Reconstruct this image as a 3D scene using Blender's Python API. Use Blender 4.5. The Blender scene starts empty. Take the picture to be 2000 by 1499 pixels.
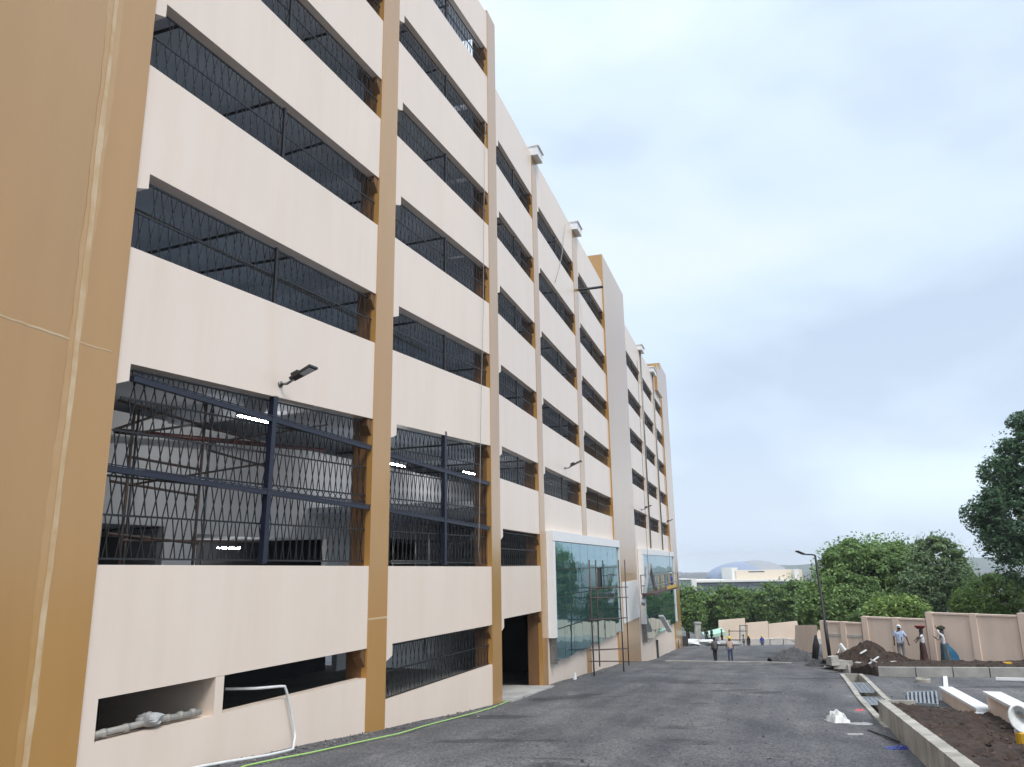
import bpy, math, random
import numpy as np
from mathutils import Vector, Matrix

SC = bpy.context.scene
COL = SC.collection
random.seed(7)
RNG = np.random.default_rng(7)

# ------------------------------------------------------------------ camera, sky, sun, exposure
FOC, CX, CY = 1510.0, 1000.0, 749.5
_u = np.array([(899.0 - CX) / FOC, -(-5640.0 - CY) / FOC, -1.0]); _u /= np.linalg.norm(_u)
_f = np.array([0, 0, -1.0]) - _u * (np.array([0, 0, -1.0]) @ _u); _f /= np.linalg.norm(_f)
CAMM = np.stack([np.cross(_f, _u), _f, _u])
cam_data = bpy.data.cameras.new('camera')
cam_data.sensor_width = 36.0
cam_data.lens = 36.0 * FOC / 2000.0
cam_data.clip_start = 0.1
cam_data.clip_end = 8000.0
cam = bpy.data.objects.new('camera', cam_data)
COL.objects.link(cam)
m4 = Matrix([[CAMM[i][j] for j in range(3)] for i in range(3)]).to_4x4()
cam.matrix_world = m4
SC.camera = cam

SUN_EL, SUN_AZ = math.radians(52), math.radians(152)   # azimuth clockwise from +Y
world = bpy.data.worlds.new('World'); SC.world = world
world.use_nodes = True
wn = world.node_tree; wn.nodes.clear()
def WN(t, **kw):
    n = wn.nodes.new(t)
    for k, v in kw.items(): setattr(n, k, v)
    return n
wo = WN('ShaderNodeOutputWorld'); bg = WN('ShaderNodeBackground')
sky = WN('ShaderNodeTexSky'); sky.sky_type = 'NISHITA'; sky.sun_disc = False
sky.sun_elevation = SUN_EL; sky.sun_rotation = SUN_AZ; sky.air_density = 1.3; sky.dust_density = 2.5
tc = WN('ShaderNodeTexCoord')
mp = WN('ShaderNodeMapping'); mp.inputs['Scale'].default_value = (1.0, 1.0, 2.3); mp.inputs['Location'].default_value = (0.35, 0.1, 0.42)
n1 = WN('ShaderNodeTexNoise'); n1.inputs['Scale'].default_value = 2.1; n1.inputs['Detail'].default_value = 5.0; n1.inputs['Roughness'].default_value = 0.45; n1.inputs['Distortion'].default_value = 0.25
cr = WN('ShaderNodeValToRGB')
els = cr.color_ramp.elements
els[0].position = 0.38; els[0].color = (4.75, 5.65, 7.0, 1)
els[1].position = 0.64; els[1].color = (6.9, 7.75, 8.5, 1)
e = els.new(0.50); e.color = (5.9, 7.0, 8.2, 1)
mx = WN('ShaderNodeMixRGB'); mx.inputs[0].default_value = 0.82
wn.links.new(tc.outputs['Generated'], mp.inputs['Vector'])
wn.links.new(mp.outputs['Vector'], n1.inputs['Vector'])
wn.links.new(n1.outputs['Fac'], cr.inputs['Fac'])
wn.links.new(sky.outputs['Color'], mx.inputs[1])
wn.links.new(cr.outputs['Color'], mx.inputs[2])
sx_ = WN('ShaderNodeSeparateXYZ'); wn.links.new(tc.outputs['Generated'], sx_.inputs['Vector'])
sq_ = WN('ShaderNodeMath', operation='POWER'); sq_.use_clamp = True; wn.links.new(sx_.outputs['Z'], sq_.inputs[0]); sq_.inputs[1].default_value = 4.0
ma_ = WN('ShaderNodeMath', operation='MULTIPLY_ADD'); wn.links.new(sq_.outputs[0], ma_.inputs[0]); ma_.inputs[1].default_value = 0.75; ma_.inputs[2].default_value = 0.93
hz1 = WN('ShaderNodeMath', operation='SUBTRACT'); hz1.use_clamp = True; hz1.inputs[0].default_value = 1.0; wn.links.new(sx_.outputs['Z'], hz1.inputs[1])
hz2 = WN('ShaderNodeMath', operation='POWER'); wn.links.new(hz1.outputs[0], hz2.inputs[0]); hz2.inputs[1].default_value = 9.0
hz3 = WN('ShaderNodeMath', operation='MULTIPLY_ADD'); wn.links.new(hz2.outputs[0], hz3.inputs[0]); hz3.inputs[1].default_value = 0.26; wn.links.new(ma_.outputs[0], hz3.inputs[2])
ov_ = WN('ShaderNodeVectorMath', operation='SCALE'); wn.links.new(mx.outputs['Color'], ov_.inputs[0]); wn.links.new(hz3.outputs[0], ov_.inputs['Scale'])   # overcast: brighter overhead
wn.links.new(ov_.outputs[0], bg.inputs['Color'])
bg.inputs['Strength'].default_value = 0.093
wn.links.new(bg.outputs['Background'], wo.inputs['Surface'])

sun_d = bpy.data.lights.new('sun', 'SUN'); sun_d.energy = 1.5; sun_d.angle = math.radians(20); sun_d.color = (1.0, 0.95, 0.88)
sun = bpy.data.objects.new('sun', sun_d); COL.objects.link(sun)
_sd = Vector((math.sin(SUN_AZ) * math.cos(SUN_EL), math.cos(SUN_AZ) * math.cos(SUN_EL), math.sin(SUN_EL)))
sun.rotation_euler = (-_sd).to_track_quat('-Z', 'Y').to_euler(); sun.location = (30, -30, 60)

vs = SC.view_settings
vs.view_transform = 'Standard'; vs.look = 'None'; vs.exposure = 0.70; vs.gamma = 1.0; vs.use_curve_mapping = False
SC.render.engine = 'CYCLES'
SC.cycles.use_denoising = True
SC.cycles.max_bounces = 7; SC.cycles.diffuse_bounces = 4; SC.cycles.transparent_max_bounces = 8

# ------------------------------------------------------------------ helpers: pixels of the survey to points of the place
def ray(px, py):
    return CAMM @ np.array([(px - CX) / FOC, -(py - CY) / FOC, -1.0])
def at(px, py, Y):
    r = ray(px, py); return r * (Y / r[1])
class Wall:
    """a vertical facade plane: s along it, z up, d inwards"""
    def __init__(self, P, az):
        a = math.radians(az)
        self.P = np.array([P[0], P[1], 0.0]); self.az = az
        self.t = np.array([math.sin(a), math.cos(a), 0.0])
        self.n = np.array([-math.cos(a), math.sin(a), 0.0])
    def pt(self, s, z, d=0.0):
        return self.P + self.t * s + self.n * d + np.array([0, 0, z])
    def pick(self, px, py, d=0.0):
        r = ray(px, py); o = self.P + self.n * d
        q = r * ((o @ self.n) / (r @ self.n))
        return float((q - self.P) @ self.t), float(q[2])
_k = ray(960, 1105)
P2 = _k[:2] / _k[1] * 28.0
WA = Wall(P2, 22.3)
WB = Wall(P2, 17.3)

GYS = [-60, -10, 0, 13, 21, 28, 35, 45, 54, 60, 66, 88, 104, 130, 160, 260, 600, 2600]
GZS = [1.0, -1.35, -2.2, -3.3, -4.0, -4.57, -4.93, -5.65, -6.25, -7.0, -7.55, -8.75, -10.3, -11.8, -13.5, -16, -18, -28]
def gz(Y):
    return float(np.interp(Y, GYS, GZS))
def ground(px, py, lift=0.0):
    r = ray(px, py); t = 1.0
    while t < 400:
        q = r * t
        if q[2] < gz(q[1]) + lift: return q
        t += 0.03
    return q

# ------------------------------------------------------------------ helpers: meshes
class MB:
    def __init__(self): self.v = []; self.f = []; self.m = []
    def add(self, vs, fs, mi=0):
        o = len(self.v)
        self.v.extend([tuple(float(c) for c in p) for p in vs])
        self.f.extend([tuple(i + o for i in f) for f in fs]); self.m.extend([mi] * len(fs)); return self
    def hexa(self, b, t, mi=0):
        return self.add(list(b) + list(t), [(3, 2, 1, 0), (4, 5, 6, 7), (0, 1, 5, 4), (1, 2, 6, 5), (2, 3, 7, 6), (3, 0, 4, 7)], mi)
    def wbox(self, W, s0, s1, z0, z1, d0, d1, mi=0):
        b = [W.pt(s0, z0, d0), W.pt(s1, z0, d0), W.pt(s1, z0, d1), W.pt(s0, z0, d1)]
        t = [W.pt(s0, z1, d0), W.pt(s1, z1, d0), W.pt(s1, z1, d1), W.pt(s0, z1, d1)]
        return self.hexa(b, t, mi)
    def box(self, c, sz, rz=0.0, mi=0):
        c = np.array(c, float); a, b, h = sz[0] / 2, sz[1] / 2, sz[2] / 2
        cs, sn = math.cos(rz), math.sin(rz)
        def P(x, y, z): return c + np.array([x * cs - y * sn, x * sn + y * cs, z])
        return self.hexa([P(-a, -b, -h), P(a, -b, -h), P(a, b, -h), P(-a, b, -h)], [P(-a, -b, h), P(a, -b, h), P(a, b, h), P(-a, b, h)], mi)
    def prism(self, poly, ext, mi=0):
        n = len(poly); poly = [np.array(p, float) for p in poly]; ext = np.array(ext, float)
        vs = poly + [p + ext for p in poly]
        fs = [tuple(range(n)), tuple(range(2 * n - 1, n - 1, -1))]
        fs += [(i, i + n, (i + 1) % n + n, (i + 1) % n) for i in range(n)]
        return self.add(vs, fs, mi)
    def bar(self, p, q, w, h=None, up=(0, 0, 1), mi=0):
        h = h or w; p = np.array(p, float); q = np.array(q, float); d = q - p
        L = np.linalg.norm(d); d = d / L; up = np.array(up, float)
        if abs(d @ up) > 0.98: up = np.array([1.0, 0, 0])
        x = np.cross(d, up); x /= np.linalg.norm(x); y = np.cross(x, d)
        x = x * w / 2; y = y * h / 2
        return self.hexa([p - x - y, p + x - y, p + x + y, p - x + y], [q - x - y, q + x - y, q + x + y, q - x + y], mi)
    def tube(self, pts, r, n=8, mi=0, cap=True):
        pts = [np.array(p, float) for p in pts]; k = len(pts)
        rs = list(r) if hasattr(r, '__len__') else [r] * k
        vs, fs = [], []; px = None
        for i, p in enumerate(pts):
            d = pts[min(i + 1, k - 1)] - pts[max(i - 1, 0)]; d /= (np.linalg.norm(d) + 1e-12)
            if px is None:
                a = np.array([0, 0, 1.0]) if abs(d[2]) < 0.9 else np.array([1.0, 0, 0]); px = np.cross(d, a)
            px = px - d * (px @ d); px /= (np.linalg.norm(px) + 1e-12); py = np.cross(d, px)
            for j in range(n):
                t = 2 * math.pi * j / n; vs.append(p + (px * math.cos(t) + py * math.sin(t)) * rs[i])
        for i in range(k - 1):
            for j in range(n):
                fs.append((i * n + j, i * n + (j + 1) % n, (i + 1) * n + (j + 1) % n, (i + 1) * n + j))
        if cap: fs.append(tuple(range(n - 1, -1, -1))); fs.append(tuple((k - 1) * n + j for j in range(n)))
        return self.add(vs, fs, mi)
    def lathe(self, c, prof, n=16, mi=0, sx=1.0, sy=1.0):
        c = np.array(c, float); vs, fs = [], []
        for (r, z) in prof:
            for j in range(n):
                t = 2 * math.pi * j / n; vs.append(c + np.array([r * math.cos(t) * sx, r * math.sin(t) * sy, z]))
        for i in range(len(prof) - 1):
            for j in range(n):
                fs.append((i * n + j, i * n + (j + 1) % n, (i + 1) * n + (j + 1) % n, (i + 1) * n + j))
        fs.append(tuple(range(n - 1, -1, -1))); fs.append(tuple((len(prof) - 1) * n + j for j in range(n)))
        return self.add(vs, fs, mi)

ORIG = {}
def props(o, label=None, cat=None, group=None, kind=None):
    if label: o['label'] = label
    if cat: o['category'] = cat
    if group: o['group'] = group
    if kind: o['kind'] = kind
    return o
def obj(name, mb, mat, parent=None, smooth=False, origin=None):
    V = np.array(mb.v, float)
    if parent is not None: org = ORIG[parent.name]
    elif origin is not None: org = np.array(origin, float)
    else: org = np.array([(V[:, 0].min() + V[:, 0].max()) / 2, (V[:, 1].min() + V[:, 1].max()) / 2, V[:, 2].min()])
    me = bpy.data.meshes.new(name)
    me.from_pydata([tuple(p) for p in (V - org)], [], mb.f)
    mats = mat if isinstance(mat, (list, tuple)) else [mat]
    for m in mats: me.materials.append(M[m])
    if len(mats) > 1: me.polygons.foreach_set('material_index', mb.m)
    if smooth: me.polygons.foreach_set('use_smooth', [True] * len(me.polygons))
    me.update()
    o = bpy.data.objects.new(name, me); COL.objects.link(o)
    if parent is not None: o.parent = parent
    else: o.location = org
    ORIG[o.name] = org
    return o
def thing(name, label, cat, loc, group=None):
    o = bpy.data.objects.new(name, None); COL.objects.link(o)
    o.location = [float(c) for c in loc]; o.empty_display_size = 0.3
    ORIG[o.name] = np.array(loc, float)
    return props(o, label, cat, group, 'thing')
def solo(name, mb, mat, label, cat, group=None, smooth=False):
    return props(obj(name, mb, mat, smooth=smooth), label, cat, group, 'thing')
def struct(name, mb, mat, smooth=False):
    return props(obj(name, mb, mat, smooth=smooth, origin=(0, 0, 0)), kind='structure')

# ------------------------------------------------------------------ materials
M = {}
def mat(name, col, rough=0.7, var=0.0, vscale=1.0, bump=0.0, bscale=40.0, metal=0.0, spec=0.5, col2=None, detail=6.0, stretch=(1, 1, 1), emit=None, island=0.0, ramp=(0.35, 0.7), streak=0.0, coat=None):
    m = bpy.data.materials.new(name); m.use_nodes = True; nt = m.node_tree
    b = nt.nodes['Principled BSDF']; b.inputs['Roughness'].default_value = rough; b.inputs['Metallic'].default_value = metal
    b.inputs['Specular IOR Level'].default_value = spec
    b.inputs['Base Color'].default_value = (*col, 1)
    L = nt.links
    if var or col2 or bump:
        g = nt.nodes.new('ShaderNodeNewGeometry'); mpn = nt.nodes.new('ShaderNodeMapping'); mpn.inputs['Scale'].default_value = stretch
        L.new(g.outputs['Position'], mpn.inputs['Vector'])
    src = None
    if var or col2:
        n = nt.nodes.new('ShaderNodeTexNoise'); n.inputs['Scale'].default_value = vscale; n.inputs['Detail'].default_value = detail; n.inputs['Roughness'].default_value = 0.6
        L.new(mpn.outputs['Vector'], n.inputs['Vector'])
        r = nt.nodes.new('ShaderNodeValToRGB')
        r.color_ramp.elements[0].position = ramp[0]; r.color_ramp.elements[1].position = ramp[1]
        c2 = col2 or tuple(c * (1 - var) for c in col)
        r.color_ramp.elements[0].color = (*c2, 1); r.color_ramp.elements[1].color = (*col, 1)
        L.new(n.outputs['Fac'], r.inputs['Fac']); src = r.outputs['Color']
    if island:
        g2 = nt.nodes.new('ShaderNodeNewGeometry'); h = nt.nodes.new('ShaderNodeHueSaturation')
        mr = nt.nodes.new('ShaderNodeMapRange'); mr.inputs['To Min'].default_value = 1 - island; mr.inputs['To Max'].default_value = 1 + island
        L.new(g2.outputs['Random Per Island'], mr.inputs['Value']); L.new(mr.outputs['Result'], h.inputs['Value'])
        if src: L.new(src, h.inputs['Color'])
        else: h.inputs['Color'].default_value = (*col, 1)
        src = h.outputs['Color']
    if streak:
        ms_ = nt.nodes.new('ShaderNodeMapping'); ms_.inputs['Scale'].default_value = (0.9, 0.9, 0.08); L.new(g.outputs['Position'], ms_.inputs['Vector'])
        n3 = nt.nodes.new('ShaderNodeTexNoise'); n3.inputs['Scale'].default_value = 1.6; n3.inputs['Detail'].default_value = 7.0; n3.inputs['Roughness'].default_value = 0.65; L.new(ms_.outputs['Vector'], n3.inputs['Vector'])
        r3 = nt.nodes.new('ShaderNodeValToRGB'); r3.color_ramp.elements[0].position = 0.36; r3.color_ramp.elements[1].position = 0.56
        k_ = 1 - streak; r3.color_ramp.elements[0].color = (k_, k_ * 0.985, k_ * 0.96, 1); r3.color_ramp.elements[1].color = (1, 1, 1, 1); L.new(n3.outputs['Fac'], r3.inputs['Fac'])
        x3 = nt.nodes.new('ShaderNodeMixRGB'); x3.blend_type = 'MULTIPLY'; x3.inputs[0].default_value = 1.0; L.new(src, x3.inputs[1]); L.new(r3.outputs['Color'], x3.inputs[2]); src = x3.outputs['Color']
    if coat:
        b.inputs['Coat Weight'].default_value = coat[0]; b.inputs['Coat Roughness'].default_value = coat[1]; b.inputs['Coat IOR'].default_value = coat[2]
    if src: L.new(src, b.inputs['Base Color'])
    if bump:
        n2 = nt.nodes.new('ShaderNodeTexNoise'); n2.inputs['Scale'].default_value = bscale; n2.inputs['Detail'].default_value = 4.0
        L.new(mpn.outputs['Vector'], n2.inputs['Vector'])
        bp = nt.nodes.new('ShaderNodeBump'); bp.inputs['Strength'].default_value = bump; bp.inputs['Distance'].default_value = 0.02
        L.new(n2.outputs['Fac'], bp.inputs['Height']); L.new(bp.outputs['Normal'], b.inputs['Normal'])
    if emit:
        b.inputs['Emission Color'].default_value = (*emit[0], 1); b.inputs['Emission Strength'].default_value = emit[1]
    M[name] = m; return m

mat('cream', (0.80, 0.675, 0.575), 0.5, col2=(0.765, 0.645, 0.55), spec=0.6, vscale=0.5, bump=0.10, bscale=9, stretch=(1, 1, 0.6), streak=0.03, coat=(0.5, 0.3, 1.5))
mat('tan', (0.45, 0.238, 0.062), 0.45, spec=0.4, streak=0.045, coat=(1.0, 0.2, 1.66), col2=(0.425, 0.224, 0.058), vscale=0.7, bump=0.06, bscale=7, stretch=(1, 1, 0.35))
mat('tan_shaded', (0.20, 0.10, 0.04), 0.6, var=0.3, vscale=1.5, stretch=(2, 2, 0.3))  # pillar tan darkened: the shade inside the jambs is put into the colour
mat('sealant_smear', (0.49, 0.285, 0.105), 0.45, col2=(0.45, 0.24, 0.066), vscale=2.0, spec=0.4, coat=(1.0, 0.2, 1.66))
mat('sealant', (0.60, 0.45, 0.28), 0.7, col2=(0.50, 0.32, 0.15), vscale=1.6, ramp=(0.38, 0.62), coat=(0.5, 0.3, 1.5))
mat('stone_grey_tan', (0.56, 0.47, 0.38), 0.6, var=0.06, vscale=0.6, stretch=(1, 1, 0.2))
mat('concrete', (0.42, 0.41, 0.38), 0.85, var=0.35, vscale=1.3, bump=0.3, bscale=18)
mat('concrete_pale', (0.53, 0.50, 0.44), 0.85, var=0.4, vscale=1.8, bump=0.4, bscale=14, streak=0.2)
mat('ceiling_grey', (0.68, 0.73, 0.80), 0.9, var=0.2, vscale=0.4)
mat('plaster_grey', (0.74, 0.76, 0.78), 0.85, var=0.1, vscale=0.5)
mat('floor_grey', (0.36, 0.35, 0.33), 0.85, var=0.3, vscale=0.6)
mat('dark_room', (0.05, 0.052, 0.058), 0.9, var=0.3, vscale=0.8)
mat('navy', (0.012, 0.015, 0.034), 0.4, var=0.2, vscale=3)
mat('black_iron', (0.012, 0.012, 0.014), 0.5)
mat('black_plastic', (0.015, 0.015, 0.016), 0.4)
mat('steel', (0.30, 0.30, 0.29), 0.45, metal=0.7, var=0.4, vscale=6)
mat('rusty_pipe', (0.065, 0.055, 0.05), 0.6, col2=(0.085, 0.045, 0.03), vscale=5)
mat('red_pipe', (0.08, 0.014, 0.010), 0.5)
mat('white_paint', (0.80, 0.80, 0.80), 0.45, var=0.05, vscale=2)
mat('white_plastic', (0.72, 0.73, 0.72), 0.5, var=0.15, vscale=8)
mat('pvc', (0.36, 0.35, 0.32), 0.5, var=0.25, vscale=8)
mat('green_hose', (0.34, 0.56, 0.16), 0.45)
mat('lens', (0.6, 0.6, 0.6), 0.25)
mat('tube_lit', (0.9, 0.9, 0.9), 0.5, emit=((1.0, 0.98, 0.95), 95.0))
mat('wall_pink', (0.82, 0.66, 0.55), 0.75, col2=(0.76, 0.60, 0.495), streak=0.08, vscale=0.8, bump=0.12, bscale=8)
mat('wall_far', (0.76, 0.62, 0.50), 0.75, var=0.08, vscale=0.5)
mat('cement_band', (0.55, 0.53, 0.50), 0.85, var=0.2, vscale=2)
mat('soil', (0.055, 0.033, 0.022), 0.95, col2=(0.024, 0.015, 0.011), vscale=2.5, bump=1.0, bscale=9)
mat('gravel_grey', (0.10, 0.10, 0.105), 0.95, col2=(0.055, 0.055, 0.06), vscale=5, bump=1.0, bscale=14)
mat('rubble', (0.46, 0.44, 0.40), 0.9, var=0.35, vscale=3, bump=0.4, bscale=12)
mat('galvanised', (0.42, 0.46, 0.50), 0.4, metal=0.5, var=0.3, vscale=6)
mat('dark_mud', (0.02, 0.017, 0.014), 0.9)
mat('blue_plastic', (0.02, 0.035, 0.22), 0.35)
mat('pink_plastic', (0.62, 0.10, 0.12), 0.5)
mat('yellow_paint', (0.62, 0.36, 0.03), 0.45)
mat('green_tarp', (0.42, 0.66, 0.52), 0.6)
mat('skin_brown', (0.10, 0.05, 0.03), 0.6)
mat('hair_black', (0.01, 0.009, 0.009), 0.6)
mat('cloth_lightblue', (0.42, 0.52, 0.72), 0.8, var=0.15, vscale=6)
mat('cloth_white', (0.72, 0.74, 0.76), 0.8, var=0.15, vscale=6)
mat('cloth_grey', (0.22, 0.21, 0.23), 0.85, var=0.2, vscale=6)
mat('cloth_maroon', (0.10, 0.035, 0.028), 0.85, col2=(0.035, 0.022, 0.022), vscale=9)
mat('cloth_teal', (0.05, 0.10, 0.13), 0.85, col2=(0.03, 0.055, 0.065), vscale=9)
mat('cloth_blue', (0.025, 0.16, 0.30), 0.8, var=0.3, vscale=6)
mat('cloth_dark', (0.035, 0.033, 0.037), 0.85)
mat('cloth_black', (0.012, 0.012, 0.015), 0.85)
mat('cloth_darkgrey', (0.09, 0.09, 0.095), 0.85)
mat('cloth_orange', (0.50, 0.20, 0.12), 0.85, col2=(0.6, 0.55, 0.5), vscale=7)
mat('denim', (0.06, 0.075, 0.14), 0.85)
mat('helmet_yellow', (0.70, 0.55, 0.06), 0.35)
mat('basin_red', (0.22, 0.035, 0.03), 0.45)
mat('bundle_green', (0.05, 0.055, 0.02), 0.9, var=0.5, vscale=14)
mat('overall_blue', (0.03, 0.06, 0.30), 0.8)
mat('bark', (0.10, 0.075, 0.055), 0.9, var=0.4, vscale=4)
mat('dome_blue', (0.26, 0.31, 0.42), 0.4, var=0.12, vscale=0.02)
mat('dome_grey', (0.30, 0.31, 0.33), 0.5)
mat('arena_beige', (0.70, 0.60, 0.48), 0.8)
mat('arena_white', (0.75, 0.73, 0.68), 0.8)
mat('far_glass', (0.10, 0.13, 0.18), 0.25)
mat('far_grey', (0.30, 0.33, 0.38), 0.7)
mat('hill_green', (0.10, 0.14, 0.12), 0.95, var=0.4, vscale=0.02)
mat('concrete_floor', (0.50, 0.49, 0.46), 0.8, var=0.4, vscale=1.2)
mat('stone_chip', (0.13, 0.128, 0.125), 0.9, island=0.6)
mat('dirt_white', (0.42, 0.42, 0.42), 0.9, var=0.3, vscale=4)

def leafmat(name, col, col2):
    m = bpy.data.materials.new(name); m.use_nodes = True; nt = m.node_tree
    b = nt.nodes['Principled BSDF']; b.inputs['Roughness'].default_value = 0.55; b.inputs['Specular IOR Level'].default_value = 0.35
    g = nt.nodes.new('ShaderNodeNewGeometry'); r = nt.nodes.new('ShaderNodeValToRGB')
    r.color_ramp.elements[0].color = (*col2, 1); r.color_ramp.elements[1].color = (*col, 1)
    nt.links.new(g.outputs['Random Per Island'], r.inputs['Fac'])
    nt.links.new(r.outputs['Color'], b.inputs['Base Color'])
    tr = nt.nodes.new('ShaderNodeBsdfTranslucent'); nt.links.new(r.outputs['Color'], tr.inputs['Color'])
    ms = nt.nodes.new('ShaderNodeMixShader'); ms.inputs[0].default_value = 0.3
    nt.links.new(b.outputs[0], ms.inputs[1]); nt.links.new(tr.outputs[0], ms.inputs[2])
    nt.links.new(ms.outputs[0], nt.nodes['Material Output'].inputs['Surface'])
    M[name] = m
leafmat('leaf_mid', (0.27, 0.40, 0.13), (0.12, 0.21, 0.085))
leafmat('leaf_light', (0.30, 0.42, 0.11), (0.13, 0.22, 0.07))
leafmat('leaf_dark', (0.12, 0.21, 0.10), (0.05, 0.10, 0.065))
leafmat('leaf_grey', (0.29, 0.39, 0.20), (0.13, 0.21, 0.11))
leafmat('leaf_far', (0.24, 0.36, 0.10), (0.09, 0.17, 0.06))

def asphalt():
    m = bpy.data.materials.new('asphalt'); m.use_nodes = True; nt = m.node_tree; L = nt.links
    b = nt.nodes['Principled BSDF']; b.inputs['Roughness'].default_value = 0.8; b.inputs['Specular IOR Level'].default_value = 0.4
    g = nt.nodes.new('ShaderNodeNewGeometry')
    def noise(sc, det=4.0, ro=0.6, st=None):
        n = nt.nodes.new('ShaderNodeTexNoise'); n.inputs['Scale'].default_value = sc; n.inputs['Detail'].default_value = det; n.inputs['Roughness'].default_value = ro
        if st:
            q = nt.nodes.new('ShaderNodeMapping'); q.inputs['Scale'].default_value = st; q.inputs['Rotation'].default_value = (0, 0, math.radians(18))
            L.new(g.outputs['Position'], q.inputs['Vector']); L.new(q.outputs['Vector'], n.inputs['Vector'])
        else: L.new(g.outputs['Position'], n.inputs['Vector'])
        return n
    def dotn(v):
        x = nt.nodes.new('ShaderNodeVectorMath'); x.operation = 'DOT_PRODUCT'; L.new(g.outputs['Position'], x.inputs[0]); x.inputs[1].default_value = v; return x.outputs['Value']
    cg, sg = math.cos(math.radians(19)), math.sin(math.radians(19))
    cx_ = nt.nodes.new('ShaderNodeCombineXYZ'); L.new(dotn((cg * 0.9, -sg * 0.9, 0)), cx_.inputs[0]); L.new(dotn((sg * 0.07, cg * 0.07, 0)), cx_.inputs[1])
    ntr = nt.nodes.new('ShaderNodeTexNoise'); ntr.inputs['Scale'].default_value = 1.0; ntr.inputs['Detail'].default_value = 5.0; ntr.inputs['Roughness'].default_value = 0.55; ntr.inputs['Distortion'].default_value = 0.3; L.new(cx_.outputs[0], ntr.inputs['Vector'])
    def ramp(src, a, ca, bb, cb):
        r = nt.nodes.new('ShaderNodeValToRGB'); r.color_ramp.elements[0].position = a; r.color_ramp.elements[1].position = bb
        r.color_ramp.elements[0].color = (*ca, 1); r.color_ramp.elements[1].color = (*cb, 1); L.new(src, r.inputs['Fac']); return r.outputs['Color']
    def mul(a, c, f=1.0):
        x = nt.nodes.new('ShaderNodeMixRGB'); x.blend_type = 'MULTIPLY'; x.inputs[0].default_value = f; L.new(a, x.inputs[1]); L.new(c, x.inputs[2]); return x.outputs['Color']
    vor = nt.nodes.new('ShaderNodeTexVoronoi'); vor.inputs['Scale'].default_value = 26.0; L.new(g.outputs['Position'], vor.inputs['Vector'])
    stones = ramp(vor.outputs['Color'], 0.05, (0.04, 0.041, 0.045), 0.95, (0.19, 0.192, 0.20))
    med = ramp(noise(0.55, 6, 0.62, (1, 0.45, 1)).outputs['Fac'], 0.32, (0.62, 0.62, 0.64), 0.68, (1.18, 1.16, 1.13))
    big = ramp(noise(0.13, 4).outputs['Fac'], 0.35, (0.82, 0.82, 0.84), 0.65, (1.1, 1.1, 1.08))
    wet = ramp(noise(0.30, 3, 0.5, (0.8, 1.8, 1)).outputs['Fac'], 0.335, (0.45, 0.45, 0.47), 0.375, (1, 1, 1))
    dust = ramp(noise(0.7, 7, 0.7, (1.3, 0.5, 1)).outputs['Fac'], 0.56, (1, 1, 1), 0.74, (1.75, 1.7, 1.62))
    trk = ramp(ntr.outputs['Fac'], 0.36, (0.80, 0.80, 0.82), 0.64, (1.22, 1.2, 1.17))
    c = mul(mul(mul(mul(mul(stones, med), big), wet, 0.8), dust), trk)
    L.new(c, b.inputs['Base Color'])
    bp = nt.nodes.new('ShaderNodeBump'); bp.inputs['Strength'].default_value = 0.6; bp.inputs['Distance'].default_value = 0.015
    L.new(vor.outputs['Distance'], bp.inputs['Height']); L.new(bp.outputs['Normal'], b.inputs['Normal'])
    M['asphalt'] = m
asphalt()
def glassmat():
    m = bpy.data.materials.new('mirror_glass'); m.use_nodes = True; nt = m.node_tree
    b = nt.nodes['Principled BSDF']
    b.inputs['Base Color'].default_value = (0.17, 0.37, 0.41, 1); b.inputs['Metallic'].default_value = 0.85; b.inputs['Roughness'].default_value = 0.03
    n = nt.nodes.new('ShaderNodeTexNoise'); n.inputs['Scale'].default_value = 0.8; g = nt.nodes.new('ShaderNodeNewGeometry')
    nt.links.new(g.outputs['Position'], n.inputs['Vector'])
    bp = nt.nodes.new('ShaderNodeBump'); bp.inputs['Strength'].default_value = 0.05; bp.inputs['Distance'].default_value = 0.15
    nt.links.new(n.outputs['Fac'], bp.inputs['Height']); nt.links.new(bp.outputs['Normal'], b.inputs['Normal'])
    M['mirror_glass'] = m
glassmat()

# ------------------------------------------------------------------ ground: one sheet, axes along the drain, with the drain cut out
GA = math.radians(19.0)
def uv2xy(u, v):
    return np.array([u * math.cos(GA) + v * math.sin(GA), -u * math.sin(GA) + v * math.cos(GA)])
def uvp(u, v, h=0.0):
    p = uv2xy(u, v); return np.array([p[0], p[1], gz(p[1]) + h])
DU0, DU1, DV0, DV1 = 1.95, 2.59, 23.3, 41.0
us = sorted(set(list(np.arange(-40, 60.1, 2.0)) + list(np.arange(-8, 8, 0.5)) + [DU0, DU1, -2300, -1200, -500, -200, -90, 90, 160, 300, 700, 1500, 2300]))
vsn = sorted(set(list(np.arange(-30, 14, 2.0)) + list(np.arange(14, 70, 0.5)) + list(np.arange(70, 180, 2.5)) + [DV0, DV1, -300, -100, 220, 300, 420, 600, 900, 1400, 1900, 2500]))
mb = MB(); W_ = len(us)
for v in vsn:
    for u in us:
        p = uv2xy(u, v); wob = 0.03 * math.sin(p[0] * 0.9 + p[1] * 0.35) * math.sin(p[1] * 0.7) if -40 < p[1] < 120 else 0
        mb.v.append((float(p[0]), float(p[1]), gz(p[1]) + wob))
for j in range(len(vsn) - 1):
    for i in range(W_ - 1):
        if us[i] >= DU0 - 1e-6 and us[i + 1] <= DU1 + 1e-6 and vsn[j] >= DV0 - 1e-6 and vsn[j + 1] <= DV1 + 1e-6: continue
        mb.f.append((j * W_ + i, j * W_ + i + 1, (j + 1) * W_ + i + 1, (j + 1) * W_ + i)); mb.m.append(0)
struct('ground', mb, 'asphalt', smooth=True)

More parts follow.
